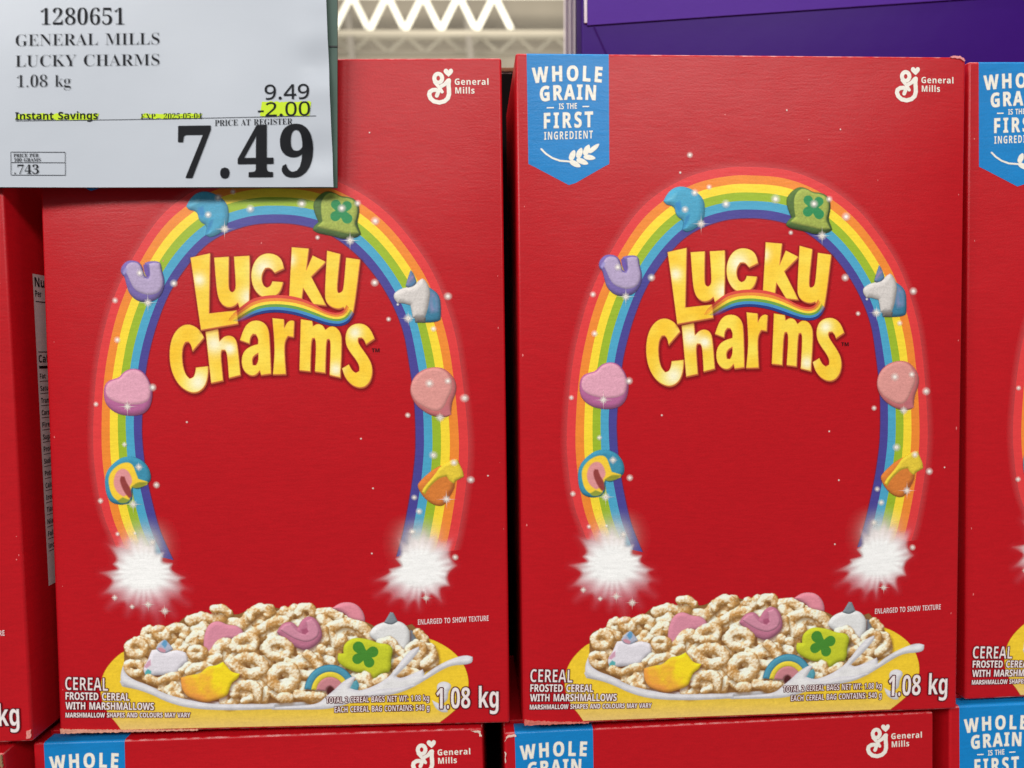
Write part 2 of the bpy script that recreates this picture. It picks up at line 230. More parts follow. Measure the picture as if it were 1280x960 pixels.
  '3': '192;82,-3 63,-3 45,0 28,4 13,10 13,53 21,49 29,46 37,43 45,41 53,39 61,38 69,37 77,37 89,38 100,39 108,42 115,46 119,52 123,58 125,65 126,73 125,78 124,82 123,86 121,90 118,93 114,96 109,98 103,100 96,102 88,103 78,104 68,104 50,104 50,143 68,143 79,143 88,144 95,145 102,147 107,149 112,152 115,155 118,158 120,162 121,166 122,170 122,175 121,181 120,186 117,191 114,195 109,198 103,200 96,202 88,202 79,202 72,201 65,199 58,196 37,185 13,220 20,224 28,229 37,233 46,236 56,239 67,241 79,243 91,243 109,242 124,239 138,235 150,228 159,220 166,210 170,199 172,186 171,174 168,164 163,154 157,146 149,140 140,134 130,130 120,126 120,125 133,123 145,119 155,114 164,108 170,100 175,91 178,81 179,70 178,60 176,50 173,41 168,32 163,25 155,18 147,11 137,6 125,2 112,-1 98,-3',
  '4': '192;108,0 108,50 6,50 6,85 111,240 157,240 157,89 186,89 186,50 157,50 157,0|50,89 108,89 108,130 108,148 109,169 110,182 109,182 102,169 94,155',
  '5': '192;81,-3 72,-3 63,-3 54,-1 46,0 37,2 30,4 23,7 16,10 16,53 23,50 30,47 38,45 46,42 55,40 63,39 71,38 79,38 90,39 99,40 107,43 114,47 119,52 123,59 125,67 126,76 123,92 114,103 99,110 78,112 58,110 41,107 21,118 30,240 160,240 160,197 75,197 70,150 82,152 101,153 111,153 121,151 131,148 140,145 148,140 155,134 161,128 167,120 171,112 174,102 176,92 177,80 175,62 171,45 163,31 152,19 139,9 122,2 103,-2',
  '6': '192;99,-3 87,-3 76,-1 65,3 55,8 46,14 37,22 30,32 24,42 18,55 15,69 12,85 12,102 12,112 13,122 13,133 15,143 17,153 19,162 22,172 25,181 30,190 34,198 40,206 47,213 54,219 62,225 71,230 81,235 92,238 104,240 118,242 132,242 148,242 164,240 164,199 150,202 135,203 121,202 109,200 98,198 89,193 82,188 75,182 70,175 66,167 63,158 61,149 59,139 58,128 60,128 64,134 69,139 74,143 80,148 87,151 94,154 103,155 112,156 127,155 141,151 152,145 163,136 171,125 176,112 180,97 181,80 180,61 175,45 169,31 159,19 147,9 133,2 117,-2|98,37 105,38 112,40 118,43 123,48 127,53 130,61 131,69 132,79 131,88 130,95 127,101 124,107 119,111 114,114 107,116 99,117 94,117 89,116 84,114 80,112 76,109 72,106 69,103 67,99 65,96 63,92 62,88 62,84 62,78 63,73 64,67 66,62 68,57 71,52 75,48 78,44 83,41 88,39 93,38',
  '7': '192;37,0 127,197 9,197 9,240 181,240 181,208 90,0',
  '8': '192;96,-3 77,-2 60,1 46,6 34,14 24,23 17,34 13,47 12,61 13,73 15,83 19,93 25,101 32,108 40,114 49,120 58,125 50,131 43,136 36,143 30,150 25,157 22,166 20,175 19,185 20,195 22,203 25,210 30,217 36,223 42,228 50,233 58,236 67,239 77,241 86,242 96,243 106,242 116,241 125,239 134,236 142,233 150,228 156,223 162,217 167,210 170,203 172,194 173,185 172,175 170,165 166,157 160,150 154,143 147,137 138,131 130,127 154,111 159,106 164,101 169,96 173,90 176,84 178,77 180,70 180,62 179,53 177,44 174,35 169,28 164,21 157,14 149,9 140,5 130,1 119,-1 108,-3|96,148 102,151 107,154 112,157 116,161 120,165 123,170 124,175 125,181 124,187 123,192 120,196 117,199 112,202 107,204 102,205 96,206 90,205 84,204 79,202 75,199 71,196 69,192 67,187 67,181 67,175 69,170 72,165 76,161 80,157 85,154 90,151|95,34 104,34 112,36 118,38 124,42 128,46 131,51 132,57 133,63 133,68 132,72 130,76 128,79 114,92 98,102 94,104 86,101 80,96 74,92 69,87 64,82 61,77 59,70 59,64 59,58 61,52 64,47 68,42 73,39 79,36 87,34',
  '9': '192;60,-3 43,-3 28,-1 28,40 42,37 56,36 71,37 83,39 94,42 103,46 110,51 116,57 122,64 126,72 129,81 131,90 132,100 133,111 131,111 127,106 123,100 118,96 113,91 106,88 98,85 89,84 78,83 64,85 51,88 39,94 29,103 21,114 15,127 12,142 11,159 12,178 16,194 23,208 33,220 45,230 59,237 75,241 92,242 104,242 116,240 126,236 137,231 146,225 154,217 162,208 168,197 173,184 177,170 179,155 180,137 180,127 179,117 178,107 177,97 175,87 173,77 170,67 166,58 162,50 157,41 152,34 145,26 138,20 130,14 121,9 111,5 100,1 87,-1 74,-3|92,122 98,123 103,123 108,125 112,127 116,130 119,133 122,136 125,140 127,144 128,148 129,151 130,155 129,161 129,166 127,172 126,177 123,182 121,187 117,191 113,195 109,198 104,200 99,201 93,202 86,201 80,199 74,196 69,192 65,186 62,179 60,170 60,160 60,152 62,144 64,138 68,132 72,128 78,125 85,123',
  'A': '232;0,0 85,241 147,241 232,0 177,0 160,57 72,57 55,0|85,100 147,100 130,155 125,170 120,188 116,203 111,187 106,168 102,155',
  'B': '226;30,0 30,240 105,240 127,239 147,236 164,232 177,226 188,218 196,208 200,195 202,179 201,169 199,160 196,152 192,144 187,138 181,133 173,129 165,127 165,126 171,124 176,122 182,120 187,117 191,114 195,110 199,105 202,100 205,94 206,86 208,78 208,70 206,54 202,40 195,29 184,18 172,10 156,5 139,1 120,0|81,145 110,145 121,145 129,146 136,149 141,152 145,156 148,160 149,166 150,172 149,179 147,184 144,189 140,192 134,195 127,197 118,198 108,198 81,198|81,42 114,42 125,43 134,44 141,47 146,51 150,56 153,61 155,68 155,75 155,81 153,87 150,92 146,96 140,100 133,102 124,104 112,104 81,104',
  'C': '214;127,-3 110,-2 94,0 79,5 66,12 55,20 45,30 37,42 31,55 26,69 22,85 20,102 19,120 20,137 23,154 27,169 33,184 40,197 49,209 59,219 71,227 84,234 99,239 115,242 132,243 141,243 150,242 159,241 168,239 177,236 185,233 194,230 202,226 186,185 159,196 152,198 145,200 139,201 132,201 118,199 106,195 96,189 87,179 81,167 76,153 73,137 72,119 73,101 75,85 80,72 86,60 94,51 105,44 117,40 132,39 139,39 147,40 154,41 161,42 193,52 193,9 185,6 177,4 170,1 162,0 154,-2 145,-3 137,-3',
  'D': '248;30,0 30,240 105,240 124,239 141,236 156,232 171,226 184,219 195,210 205,199 214,187 220,173 225,158 228,141 229,122 227,94 220,69 210,48 195,31 176,17 153,8 127,2 98,0|81,42 103,42 135,47 158,62 172,86 176,121 175,140 172,156 166,169 159,179 149,188 137,193 124,197 108,198 81,198',
  'E': '188;30,0 30,240 168,240 168,198 81,198 81,145 162,145 162,104 81,104 81,42 168,42 168,0',
  'F': '184;30,0 30,240 168,240 168,198 80,198 80,136 162,136 162,95 80,95 80,0',
  'G': '243;131,-3 106,-1 83,5 64,14 48,28 36,46 27,67 21,92 19,120 20,138 23,155 28,171 34,185 42,198 52,210 63,220 77,228 91,235 108,239 125,242 145,243 154,243 164,242 173,241 182,239 191,237 200,234 208,232 216,228 199,188 193,190 187,193 181,195 174,197 167,199 160,200 152,201 144,201 134,200 124,198 114,195 106,191 98,185 92,179 86,171 81,162 77,153 74,142 72,131 72,119 72,108 73,97 75,87 78,78 82,69 86,61 92,55 98,49 106,45 114,42 124,40 134,39 153,40 167,42 167,92 121,92 121,135 216,135 216,10 207,7 197,5 187,2 177,0 167,-1 155,-2 144,-3',
  'H': '257;30,0 30,240 81,240 81,146 176,146 176,240 227,240 227,0 176,0 176,103 81,103 81,0',
  'I': '131;11,0 11,29 40,42 40,197 11,211 11,240 120,240 120,211 91,197 91,42 120,29 120,0',
  'K': '223;30,0 30,240 81,240 81,130 91,144 101,158 166,240 222,240 139,134 223,0 165,0 102,101 81,86 81,0',
  'L': '190;30,0 30,240 81,240 81,42 178,42 178,0',
  'M': '317;30,0 30,240 99,240 156,56 157,56 217,240 286,240 286,0 239,0 239,113 240,140 241,168 241,188 240,188 178,0 132,0 74,188 73,188 74,168 75,139 76,111 76,0',
  'N': '273;30,0 30,240 94,240 198,60 199,60 198,93 197,126 197,240 243,240 243,0 178,0 74,181 73,181 75,147 76,113 76,0',
  'O': '267;134,-3 115,-2 98,1 83,5 69,12 57,21 47,31 39,42 32,55 26,70 23,86 20,103 19,121 20,139 23,155 26,171 32,185 39,198 47,210 57,220 69,228 83,235 98,240 115,242 134,243 153,242 169,240 185,235 198,228 210,220 220,210 229,198 236,185 241,171 245,155 247,138 248,120 247,102 245,85 241,70 236,55 229,42 220,31 210,21 198,12 185,5 169,1 152,-2|134,39 149,41 162,45 172,51 180,61 186,73 191,87 194,102 194,120 194,138 191,154 186,168 180,180 172,189 162,196 149,200 134,201 119,200 106,196 96,189 87,180 81,168 76,154 74,138 73,120 74,102 76,87 81,73 87,61 96,51 106,45 119,41',
  'P': '211;30,0 30,240 107,240 128,239 147,235 162,229 174,220 184,209 190,196 194,181 196,165 195,155 194,145 191,135 187,126 182,117 175,109 167,102 158,96 147,92 134,88 119,86 103,85 81,85 81,0|81,127 98,127 108,127 117,129 125,132 132,135 137,140 141,147 144,154 144,163 142,178 134,189 122,196 104,198 81,198',
  'R': '222;30,0 30,240 100,240 123,239 143,235 159,230 172,222 183,212 190,200 194,185 196,168 195,160 194,152 192,146 190,139 186,133 182,128 178,123 173,118 168,114 162,111 157,107 151,104 222,0 165,0 108,92 81,92 81,0|81,133 97,133 109,134 119,135 127,138 133,142 138,146 142,152 144,159 144,167 144,174 141,181 138,187 133,191 126,194 118,196 108,198 96,198 81,198',
  'S': '185;83,-3 65,-2 47,0 31,5 15,11 15,58 51,45 60,42 69,40 78,39 87,39 96,39 103,40 109,43 114,46 117,50 120,54 121,59 122,64 121,71 119,76 114,81 108,86 101,90 93,95 85,99 75,103 57,113 38,127 34,131 30,136 27,141 24,147 21,153 20,160 18,167 18,175 19,190 24,204 30,215 40,225 52,233 66,239 82,242 99,243 109,243 118,242 127,241 135,239 144,236 152,233 161,230 171,226 154,187 125,197 118,199 111,200 105,201 98,201 91,200 85,199 80,197 76,194 72,190 70,186 68,182 68,177 69,171 71,165 74,161 79,156 86,153 93,148 103,143 113,138 122,134 130,130 138,125 145,120 151,115 156,110 161,104 165,98 168,91 170,84 171,76 172,66 170,51 166,38 159,26 149,16 136,7 121,1 103,-2',
  'T': '194;72,0 72,197 7,197 7,240 188,240 188,197 123,197 123,0',
  'U': '254;126,-3 104,-2 84,3 67,10 53,21 43,34 35,49 30,66 29,85 29,240 79,240 79,93 80,79 82,68 86,59 91,51 98,46 106,42 116,40 127,39 139,40 149,43 157,47 163,52 168,60 172,69 174,80 175,93 175,240 225,240 225,85 225,73 223,61 219,50 214,40 208,30 201,22 192,15 181,8 170,3 157,0 142,-3',
  'V': '218;81,0 0,240 51,240 96,97 100,83 105,63 109,44 113,63 118,83 122,97 167,240 218,240 137,0',
  'W': '325;61,0 0,240 50,240 81,109 85,89 89,66 92,46 95,66 100,88 103,105 138,240 186,240 221,105 225,89 229,66 232,46 235,66 240,89 244,109 275,240 325,240 264,0 206,0 173,126 171,137 167,153 164,170 162,182 160,170 157,153 154,137 151,126 119,0',
  'X': '224;0,0 80,124 5,240 61,240 113,153 164,240 218,240 143,121 224,0 166,0 110,91 54,0',
  'Y': '210;80,0 80,92 0,240 55,240 105,141 155,240 210,240 130,93 130,0',
  'a': '203;71,-3 59,-2 48,0 39,5 30,11 23,19 18,29 15,41 14,55 15,68 19,80 26,90 35,98 46,104 60,109 77,112 96,113 128,114 128,122 127,129 126,135 124,140 120,143 116,146 111,148 106,150 99,150 93,150 86,149 80,148 73,146 48,137 31,171 39,174 47,177 55,180 64,183 73,185 82,186 92,187 101,187 119,186 134,183 147,178 158,171 167,162 173,151 176,138 178,122 178,0 143,0 133,25 132,25 126,18 120,12 113,7 107,3 100,0 91,-2 82,-3|90,33 97,34 105,36 111,39 117,43 122,48 125,54 127,62 128,70 128,85 108,84 97,83 88,82 81,79 75,76 71,71 68,66 66,61 65,54 66,49 67,45 69,41 72,38 76,36 80,34 85,34',
  'g': '213;95,-81 85,-80 76,-80 67,-79 59,-78 50,-77 42,-75 34,-73 26,-70 26,-30 43,-36 61,-40 79,-43 98,-44 115,-41 127,-34 134,-21 136,-2 136,1 137,13 138,24 136,24 131,17 126,11 120,7 114,3 107,0 100,-2 92,-3 84,-3 69,-2 55,3 43,11 33,22 25,35 20,52 16,70 15,91 16,113 20,131 26,148 34,162 44,173 56,180 70,185 86,187 102,185 116,180 128,172 139,160 140,160 144,183 186,183 186,0 185,-19 181,-35 173,-49 163,-60 150,-69 134,-75 116,-79|102,36 111,37 119,39 125,42 130,47 134,53 137,62 139,72 140,85 140,91 139,105 137,116 135,126 131,133 125,139 119,143 111,145 101,146 86,143 75,132 68,115 66,91 68,67 75,50 86,39',
  'n': '221;26,0 26,183 64,183 71,160 74,160 79,166 84,172 91,177 98,180 106,183 114,185 122,186 130,187 144,186 157,183 168,178 178,171 185,162 191,150 194,136 195,120 195,0 145,0 145,107 145,116 144,124 141,131 138,137 134,141 129,144 123,146 116,147 105,146 97,143 90,138 85,131 81,122 78,112 77,100 76,86 76,0',
  's': '167;76,-3 67,-3 58,-3 50,-2 43,-1 36,1 29,2 22,5 15,7 15,49 23,45 31,43 39,40 47,38 56,36 63,34 71,34 78,33 84,34 90,34 95,36 99,38 101,40 103,43 104,46 105,49 102,57 91,66 65,78 57,82 50,85 43,89 37,93 32,96 27,100 24,105 20,110 18,115 16,122 15,128 15,136 16,148 20,158 26,167 35,174 46,180 58,184 72,186 88,187 96,186 104,186 112,185 120,183 128,181 136,179 144,176 152,172 137,136 111,146 105,148 99,149 93,150 87,150 77,149 70,147 66,143 65,138 68,130 79,122 103,111 130,98 136,95 140,90 144,86 148,81 151,76 153,69 154,62 154,54 153,41 149,30 143,20 134,12 123,5 110,0 94,-2',
  't': '146;89,-3 81,-3 73,-2 66,0 60,2 53,5 48,9 43,15 39,21 36,28 33,36 32,46 32,57 32,146 8,146 8,167 35,184 50,222 82,222 82,183 133,183 133,146 82,146 82,57 82,53 83,48 85,45 88,42 91,40 95,38 99,37 103,37 120,38 135,42 135,5 115,-1',
  'v': '191;70,0 0,183 52,183 88,79 93,59 95,41 96,41 97,50 98,60 101,69 103,79 139,183 191,183 121,0',
  'i': '102;51,206 46,207 41,208 36,209 32,212 29,215 26,219 25,224 24,231 25,237 26,243 29,247 32,250 36,252 41,254 46,255 51,255 57,255 62,254 66,252 71,250 74,247 77,243 78,237 79,231 78,224 77,219 74,215 71,212 66,209 62,208 57,207|26,0 26,183 76,183 76,0',
  'e': '198;109,-3 96,-3 83,-1 71,2 60,7 50,13 42,20 34,28 27,38 22,49 18,61 16,75 15,90 16,106 18,120 21,133 26,144 32,154 39,163 47,170 56,176 67,181 77,184 89,186 102,187 120,185 136,181 150,175 162,165 172,153 178,139 183,122 184,103 184,79 66,79 67,69 69,60 73,53 78,46 85,41 93,37 101,35 111,34 120,34 128,35 136,36 144,37 151,39 158,42 166,45 174,48 174,10 167,7 160,4 153,2 145,0 137,-2 129,-3 119,-3|67,112 137,112 136,121 135,128 132,134 128,140 123,145 118,148 110,150 102,151 95,151 89,149 83,146 78,142 74,136 70,130 68,122',
  'k': '208;26,0 26,255 76,255 76,141 75,120 74,100 85,114 96,128 147,183 204,183 131,104 208,0 150,0 98,74 76,57 76,0',
  'l': '102;26,0 26,255 76,255 76,0',
  'r': '152;26,0 26,183 64,183 72,152 74,152 78,159 83,166 89,171 96,177 103,181 111,184 120,186 129,187 137,186 145,185 142,138 135,140 127,140 121,140 114,139 108,137 102,135 97,133 92,130 87,126 83,121 80,115 78,109 77,102 76,93 76,0',
  'o': '208;103,-3 91,-3 79,-1 68,3 58,8 48,14 40,21 33,30 27,40 22,51 18,64 16,77 15,92 17,114 21,132 29,149 39,162 52,173 67,181 85,185 104,187 117,186 129,184 140,180 150,176 159,169 168,162 175,153 181,144 186,132 190,120 192,107 193,92 191,70 187,52 179,35 169,21 156,11 140,3 123,-2|104,37 113,38 121,40 128,45 133,51 137,59 139,68 141,79 142,92 141,105 139,116 137,125 133,133 128,139 121,143 113,146 104,146 95,146 87,143 80,139 75,133 71,125 68,116 67,105 66,92 67,79 68,68 71,59 75,51 80,45 87,40 95,38',
  'u': '221;90,-3 76,-2 64,1 53,6 43,13 35,22 30,33 26,47 25,64 25,183 75,183 75,76 76,67 77,59 79,52 82,47 86,42 91,39 98,37 105,37 115,38 124,41 131,45 136,52 140,61 142,71 144,83 144,97 144,183 194,183 194,0 156,0 149,24 147,24 142,17 136,11 130,7 123,3 115,0 107,-2 99,-3',
  'c': '173;101,-3 81,-2 64,2 50,9 37,19 28,32 21,48 17,68 15,91 16,107 18,121 22,134 27,145 33,155 40,164 49,171 58,177 69,181 80,184 92,186 105,187 114,186 123,186 131,185 138,183 162,174 147,136 125,143 105,146 88,143 76,133 69,115 66,91 67,78 69,67 72,58 76,50 82,45 89,41 96,38 105,37 113,38 120,38 127,40 133,41 139,44 145,46 151,50 156,53 156,10 151,7 145,4 139,2 132,0 126,-2 118,-3 110,-3',
  'p': '213;26,-81 26,183 67,183 74,160 76,160 80,165 85,170 90,174 96,179 103,182 110,185 119,186 128,187 143,185 156,181 168,173 178,163 187,149 193,133 196,114 197,92 196,70 192,51 186,35 178,21 167,10 155,3 142,-2 127,-3 118,-3 109,-2 102,1 95,4 90,8 85,12 80,16 76,20 74,20 76,-7 76,-81|113,37 121,38 128,41 134,45 138,52 142,59 144,69 146,80 146,93 144,116 138,133 127,143 112,147 103,146 96,144 89,140 85,135 81,128 79,119 77,109 76,98 76,92 77,80 78,69 81,59 84,52 89,45 95,41 103,38',
  'd': '213;84,-3 70,-2 57,3 45,10 34,21 26,34 20,50 16,69 15,91 16,113 20,133 26,149 35,163 45,173 57,181 71,185 86,187 95,186 104,185 111,182 118,179 124,175 130,170 134,165 138,160 140,160 138,175 136,196 136,255 186,255 186,0 148,0 138,24 136,24 132,18 128,13 122,9 117,5 110,1 102,-1 94,-3|102,37 111,37 119,40 126,43 131,49 135,56 137,64 139,74 140,86 140,91 139,104 138,115 135,124 131,132 126,138 120,143 111,145 101,146 93,145 86,143 80,138 75,132 71,124 68,114 66,103 66,91 66,78 68,67 71,58 75,50 80,44 87,40 94,37',
  'm': '330;26,0 26,183 64,183 71,160 74,160 78,166 84,172 90,177 97,180 104,183 112,185 119,186 127,187 137,186 146,185 154,183 162,180 168,176 174,172 179,166 183,160 187,160 192,166 197,172 204,177 211,180 218,183 226,185 234,186 241,187 256,186 269,183 280,178 289,171 296,162 301,150 304,136 305,120 305,0 255,0 255,107 253,124 248,137 239,144 227,147 218,146 210,143 204,139 199,133 195,125 192,115 191,104 190,92 190,0 140,0 140,107 139,124 133,137 125,144 113,147 103,146 95,143 89,138 84,131 81,122 78,112 77,100 76,86 76,0',
  '.': '90;45,-5 41,-4 37,-3 33,-2 30,1 28,4 26,8 25,13 24,18 25,24 26,29 28,33 30,36 33,38 37,39 41,40 45,41 49,40 53,39 56,38 60,36 62,33 64,29 65,24 66,18 65,13 64,8 62,4 60,1 56,-2 53,-3 49,-4',
  ':': '90;45,139 41,139 37,140 33,142 30,144 28,147 26,151 25,156 24,162 25,168 26,173 28,177 30,180 33,182 37,183 41,184 45,185 49,184 53,183 56,182 60,180 62,177 64,173 65,168 66,162 65,156 64,151 62,147 60,144 56,142 53,140 49,139|45,-5 41,-4 37,-3 33,-2 30,1 28,4 26,8 25,13 24,18 25,24 26,29 28,33 30,36 33,38 37,39 41,40 45,41 49,40 53,39 56,38 60,36 62,33 64,29 65,24 66,18 65,13 64,8 62,4 60,1 56,-2 53,-3 49,-4',
  '-': '108;13,77 13,103 95,103 95,77'},
 'plain': {
  '0': '192;96,-3 77,-1 60,5 47,15 36,29 27,47 21,68 18,93 16,120 17,139 18,156 21,172 24,187 29,200 35,211 42,221 50,229 59,235 70,240 82,243 96,243 115,241 131,235 145,225 156,211 164,193 171,172 174,148 176,120 175,102 174,84 171,68 168,54 163,41 157,29 150,20 142,11 133,5 122,0 109,-2|96,22 108,23 119,28 127,36 134,46 139,60 143,77 145,97 146,120 145,143 143,163 139,180 134,194 127,204 119,212 108,217 96,218 83,217 72,212 64,204 57,194 52,180 49,163 47,143 46,120 47,97 49,77 52,60 57,46 64,36 72,28 83,23',
  '2': '192;16,0 16,25 79,88 109,120 115,127 120,134 125,141 128,148 131,155 133,162 134,170 135,178 134,187 132,195 128,202 123,208 117,212 109,215 101,217 92,218 84,218 76,216 69,215 62,212 55,209 48,205 41,200 35,195 19,215 26,221 34,226 42,231 51,235 61,238 71,241 81,243 92,243 108,242 122,239 135,234 145,226 154,217 160,206 164,193 165,179 164,170 163,161 161,153 157,144 153,136 148,128 142,120 136,112 128,104 121,95 112,87 103,78 53,28 53,27 175,27 175,0',
  '4': '192;122,0 122,54 7,54 7,80 120,241 150,241 150,81 185,81 185,54 150,54 150,0|36,81 122,81 122,156 122,186 124,210 122,210 116,196 108,183',
  '9': '192;64,-3 49,-3 34,0 34,25 41,23 48,22 56,21 64,21 75,21 85,23 94,25 103,29 110,33 116,38 122,43 127,50 131,56 135,64 138,72 140,80 142,89 143,99 144,108 145,118 143,118 139,112 134,107 128,102 121,98 114,94 105,92 96,90 86,90 71,91 58,94 46,100 36,109 27,119 22,132 18,146 17,162 17,174 19,186 22,196 26,206 32,214 38,222 45,228 53,233 62,238 72,241 82,243 93,243 104,242 115,240 125,237 135,232 143,225 151,217 158,208 164,197 169,184 172,170 174,155 175,137 174,124 173,112 172,99 170,86 167,74 164,63 159,52 154,41 147,31 139,23 130,15 120,9 108,3 95,0 81,-3|92,113 100,113 107,114 114,117 120,119 125,123 130,127 135,131 138,136 141,141 143,146 144,151 145,157 144,164 143,171 142,178 139,185 136,192 132,198 127,204 122,209 116,213 109,216 102,218 93,218 83,217 74,215 66,211 59,204 53,197 49,187 47,176 46,163 47,152 49,142 52,133 57,126 64,120 72,116 81,114',
  '-': '108;13,77 13,103 95,103 95,77',
  '.': '90;45,-5 41,-4 37,-3 33,-2 30,1 28,4 26,8 25,13 24,18 25,24 26,29 28,33 30,36 33,38 37,39 41,40 45,41 49,40 53,39 56,38 60,36 62,33 64,29 65,24 66,18 65,13 64,8 62,4 60,1 56,-2 53,-3 49,-4',
  ':': '90;45,139 41,139 37,140 33,142 30,144 28,147 26,151 25,156 24,162 25,168 26,173 28,177 30,180 33,182 37,183 41,184 45,185 49,184 53,183 56,182 60,180 62,177 64,173 65,168 66,162 65,156 64,151 62,147 60,144 56,142 53,140 49,139|45,-5 41,-4 37,-3 33,-2 30,1 28,4 26,8 25,13 24,18 25,24 26,29 28,33 30,36 33,38 37,39 41,40 45,41 49,40 53,39 56,38 60,36 62,33 64,29 65,24 66,18 65,13 64,8 62,4 60,1 56,-2 53,-3 49,-4',
  'P': '203;33,0 33,240 96,240 118,239 137,235 152,229 165,221 174,211 181,199 185,185 186,169 185,159 184,150 181,141 177,132 172,124 165,116 157,110 147,104 136,99 123,96 107,94 90,93 63,93 63,0|63,119 87,119 103,120 117,122 129,125 138,130 145,137 151,145 154,156 155,168 154,179 151,188 146,196 140,202 132,207 121,211 108,213 93,214 63,214',
  'N': '255;33,0 33,240 67,240 195,41 197,41 196,57 195,81 194,104 194,240 223,240 223,0 187,0 59,199 58,199 60,170 60,134 60,0'}}

GL = {}
for fam, d in GLYPHS.items():
    GL[fam] = {}
    for ch, s in d.items():
        adv, _, cs = s.partition(';')
        GL[fam][ch] = (int(adv), [[tuple(map(int, p.split(','))) for p in c.split(' ')] for c in cs.split('|') if c])

def fill_curves(polys, offset=0.0):
    """Fill closed polylines (holes included) as a flat mesh; offset fattens the outline."""
    cu = bpy.data.curves.new('fill', 'CURVE')
    cu.dimensions = '2D'
    cu.fill_mode = 'FRONT'
    cu.offset = offset
    for p in polys:
        sp = cu.splines.new('POLY')
        sp.points.add(len(p) - 1)
        for k, (x, y) in enumerate(p):
            sp.points[k].co = (x, y, 0, 1)
        sp.use_cyclic_u = True
    o = bpy.data.objects.new('fill', cu)
    C.objects.link(o)
    dg = bpy.context.evaluated_depsgraph_get()
    me = bpy.data.meshes.new_from_object(o.evaluated_get(dg))
    n = len(me.vertices)
    v = np.zeros(n * 3, np.float32)
    me.vertices.foreach_get('co', v)
    faces = [tuple(f.vertices) for f in me.polygons]
    bpy.data.objects.remove(o)
    bpy.data.curves.remove(cu)
    bpy.data.meshes.remove(me)
    return v.reshape(-1, 3)[:, :2].astype(float), faces

# ------------------------------------------------------------------ the face of the box
BW, BH, BD, BR = 0.2034, 0.300, 0.088, 0.0011
BULGE = 0.0048                    # the bags inside push the front out
POSE = {'A': ((-0.09155, 0.34664, -0.0197), (-0.152, -0.013, -0.86)), 'B': ((0.11779, 0.34267, -0.01946), (0.153, 0.01, 0.86))}
def pose(where):
    t, e = POSE[where]
    R = np.array(Euler([math.radians(v) for v in e], 'XYZ').to_matrix())
    return R, np.array(t)
CR = np.array(CAMROT)
def bulge(x, z):
    U = np.clip(np.abs(x) / (BW / 2 - BR), 0, 1)
    W = np.clip((BH / 2 - z - BR) / (BH - 2 * BR), 0, 1)
    return BULGE * (1 - U ** 4) * np.sin(math.pi * W) ** 1.2

def face(P, where, off):
    """Pixels traced on box A or B of the photograph -> points on the front of the box model (local, metres);
    what lies above the top edge wraps round it on to the top."""
    P = np.asarray(P, float)
    R, T = pose(where)
    d = np.stack([(P[..., 0] - 640) / FPX, (480 - P[..., 1]) / FPX, -np.ones(P.shape[:-1])], -1) @ CR.T @ R
    o = -T @ R
    y = np.zeros(P.shape[:-1])
    for _ in range(6):
        t = (y - o[1]) / d[..., 1]
        x, z = o[0] + t * d[..., 0], o[2] + t * d[..., 2]
        y = -bulge(x, z)
    v = BH / 2 - z
    a = np.clip((BR - v) / BR, 0, math.pi / 2)
    over = np.maximum(0, (BR - v) - BR * math.pi / 2)
    yy = np.where(v >= BR, y - off, BR - (BR + off) * np.cos(a) + over)
    zz = np.where(v >= BR, z, BH / 2 - BR + (BR + off) * np.sin(a))
    return np.stack([x, yy, zz], -1)

def unface(L, where):
    """local points of the box model -> pixels of the photograph"""
    R, T = pose(where)
    c = (np.asarray(L) @ R.T + T) @ CR
    return np.stack([640 + FPX * c[..., 0] / -c[..., 2], 480 - FPX * c[..., 1] / -c[..., 2]], -1)

STEP = 0.00005
def flat_print(name, parent, PF, where, layer, col, mat=None):
    P, F = PF
    me = mesh_np(name, face(P, where, layer * STEP), F)
    colour(me, col)
    return put(name, me, parent, mat or PLAIN)

# ------------------------------------------------------------------ raster painting for the printed pictures
rng = np.random.default_rng(7)
_NZ = rng.random((256, 256))
def noise(X, Y, s, oct=3):
    out, amp, tot = 0, 1.0, 0
    for k in range(oct):
        x, y = X / s + 37.1 * k, Y / s + 11.7 * k
        xi, yi = np.floor(x).astype(int), np.floor(y).astype(int)
        fx, fy = x - xi, y - yi
        fx, fy = fx * fx * (3 - 2 * fx), fy * fy * (3 - 2 * fy)
        g = lambda i, j: _NZ[(yi + j) & 255, (xi + i) & 255]
        out = out + amp * ((g(0, 0) * (1 - fx) + g(1, 0) * fx) * (1 - fy) + (g(0, 1) * (1 - fx) + g(1, 1) * fx) * fy)
        tot += amp
        amp *= 0.5
        s = s / 2
    return out / tot

def seg_dist(X, Y, pts, closed):
    pts = np.asarray(pts, float)
    n = len(pts)
    best = np.full(X.shape, 1e9)
    for i in range(n if closed else n - 1):
        a, b = pts[i], pts[(i + 1) % n]
        d = b - a
        L2 = max(d @ d, 1e-9)
        t = np.clip(((X - a[0]) * d[0] + (Y - a[1]) * d[1]) / L2, 0, 1)
        best = np.minimum(best, (X - a[0] - t * d[0]) ** 2 + (Y - a[1] - t * d[1]) ** 2)
    return np.sqrt(best)

def poly_sd(X, Y, pts):
    """signed distance, positive inside"""
    pts = np.asarray(pts, float)
    ins = np.zeros(X.shape, bool)
    n = len(pts)
    for i in range(n):
        a, b = pts[i], pts[(i + 1) % n]
        if a[1] == b[1]:
            continue
        c = ((a[1] > Y) != (b[1] > Y)) & (X < (b[0] - a[0]) * (Y - a[1]) / (b[1] - a[1]) + a[0])
        ins ^= c
    d = seg_dist(X, Y, pts, True)
    return np.where(ins, d, -d)

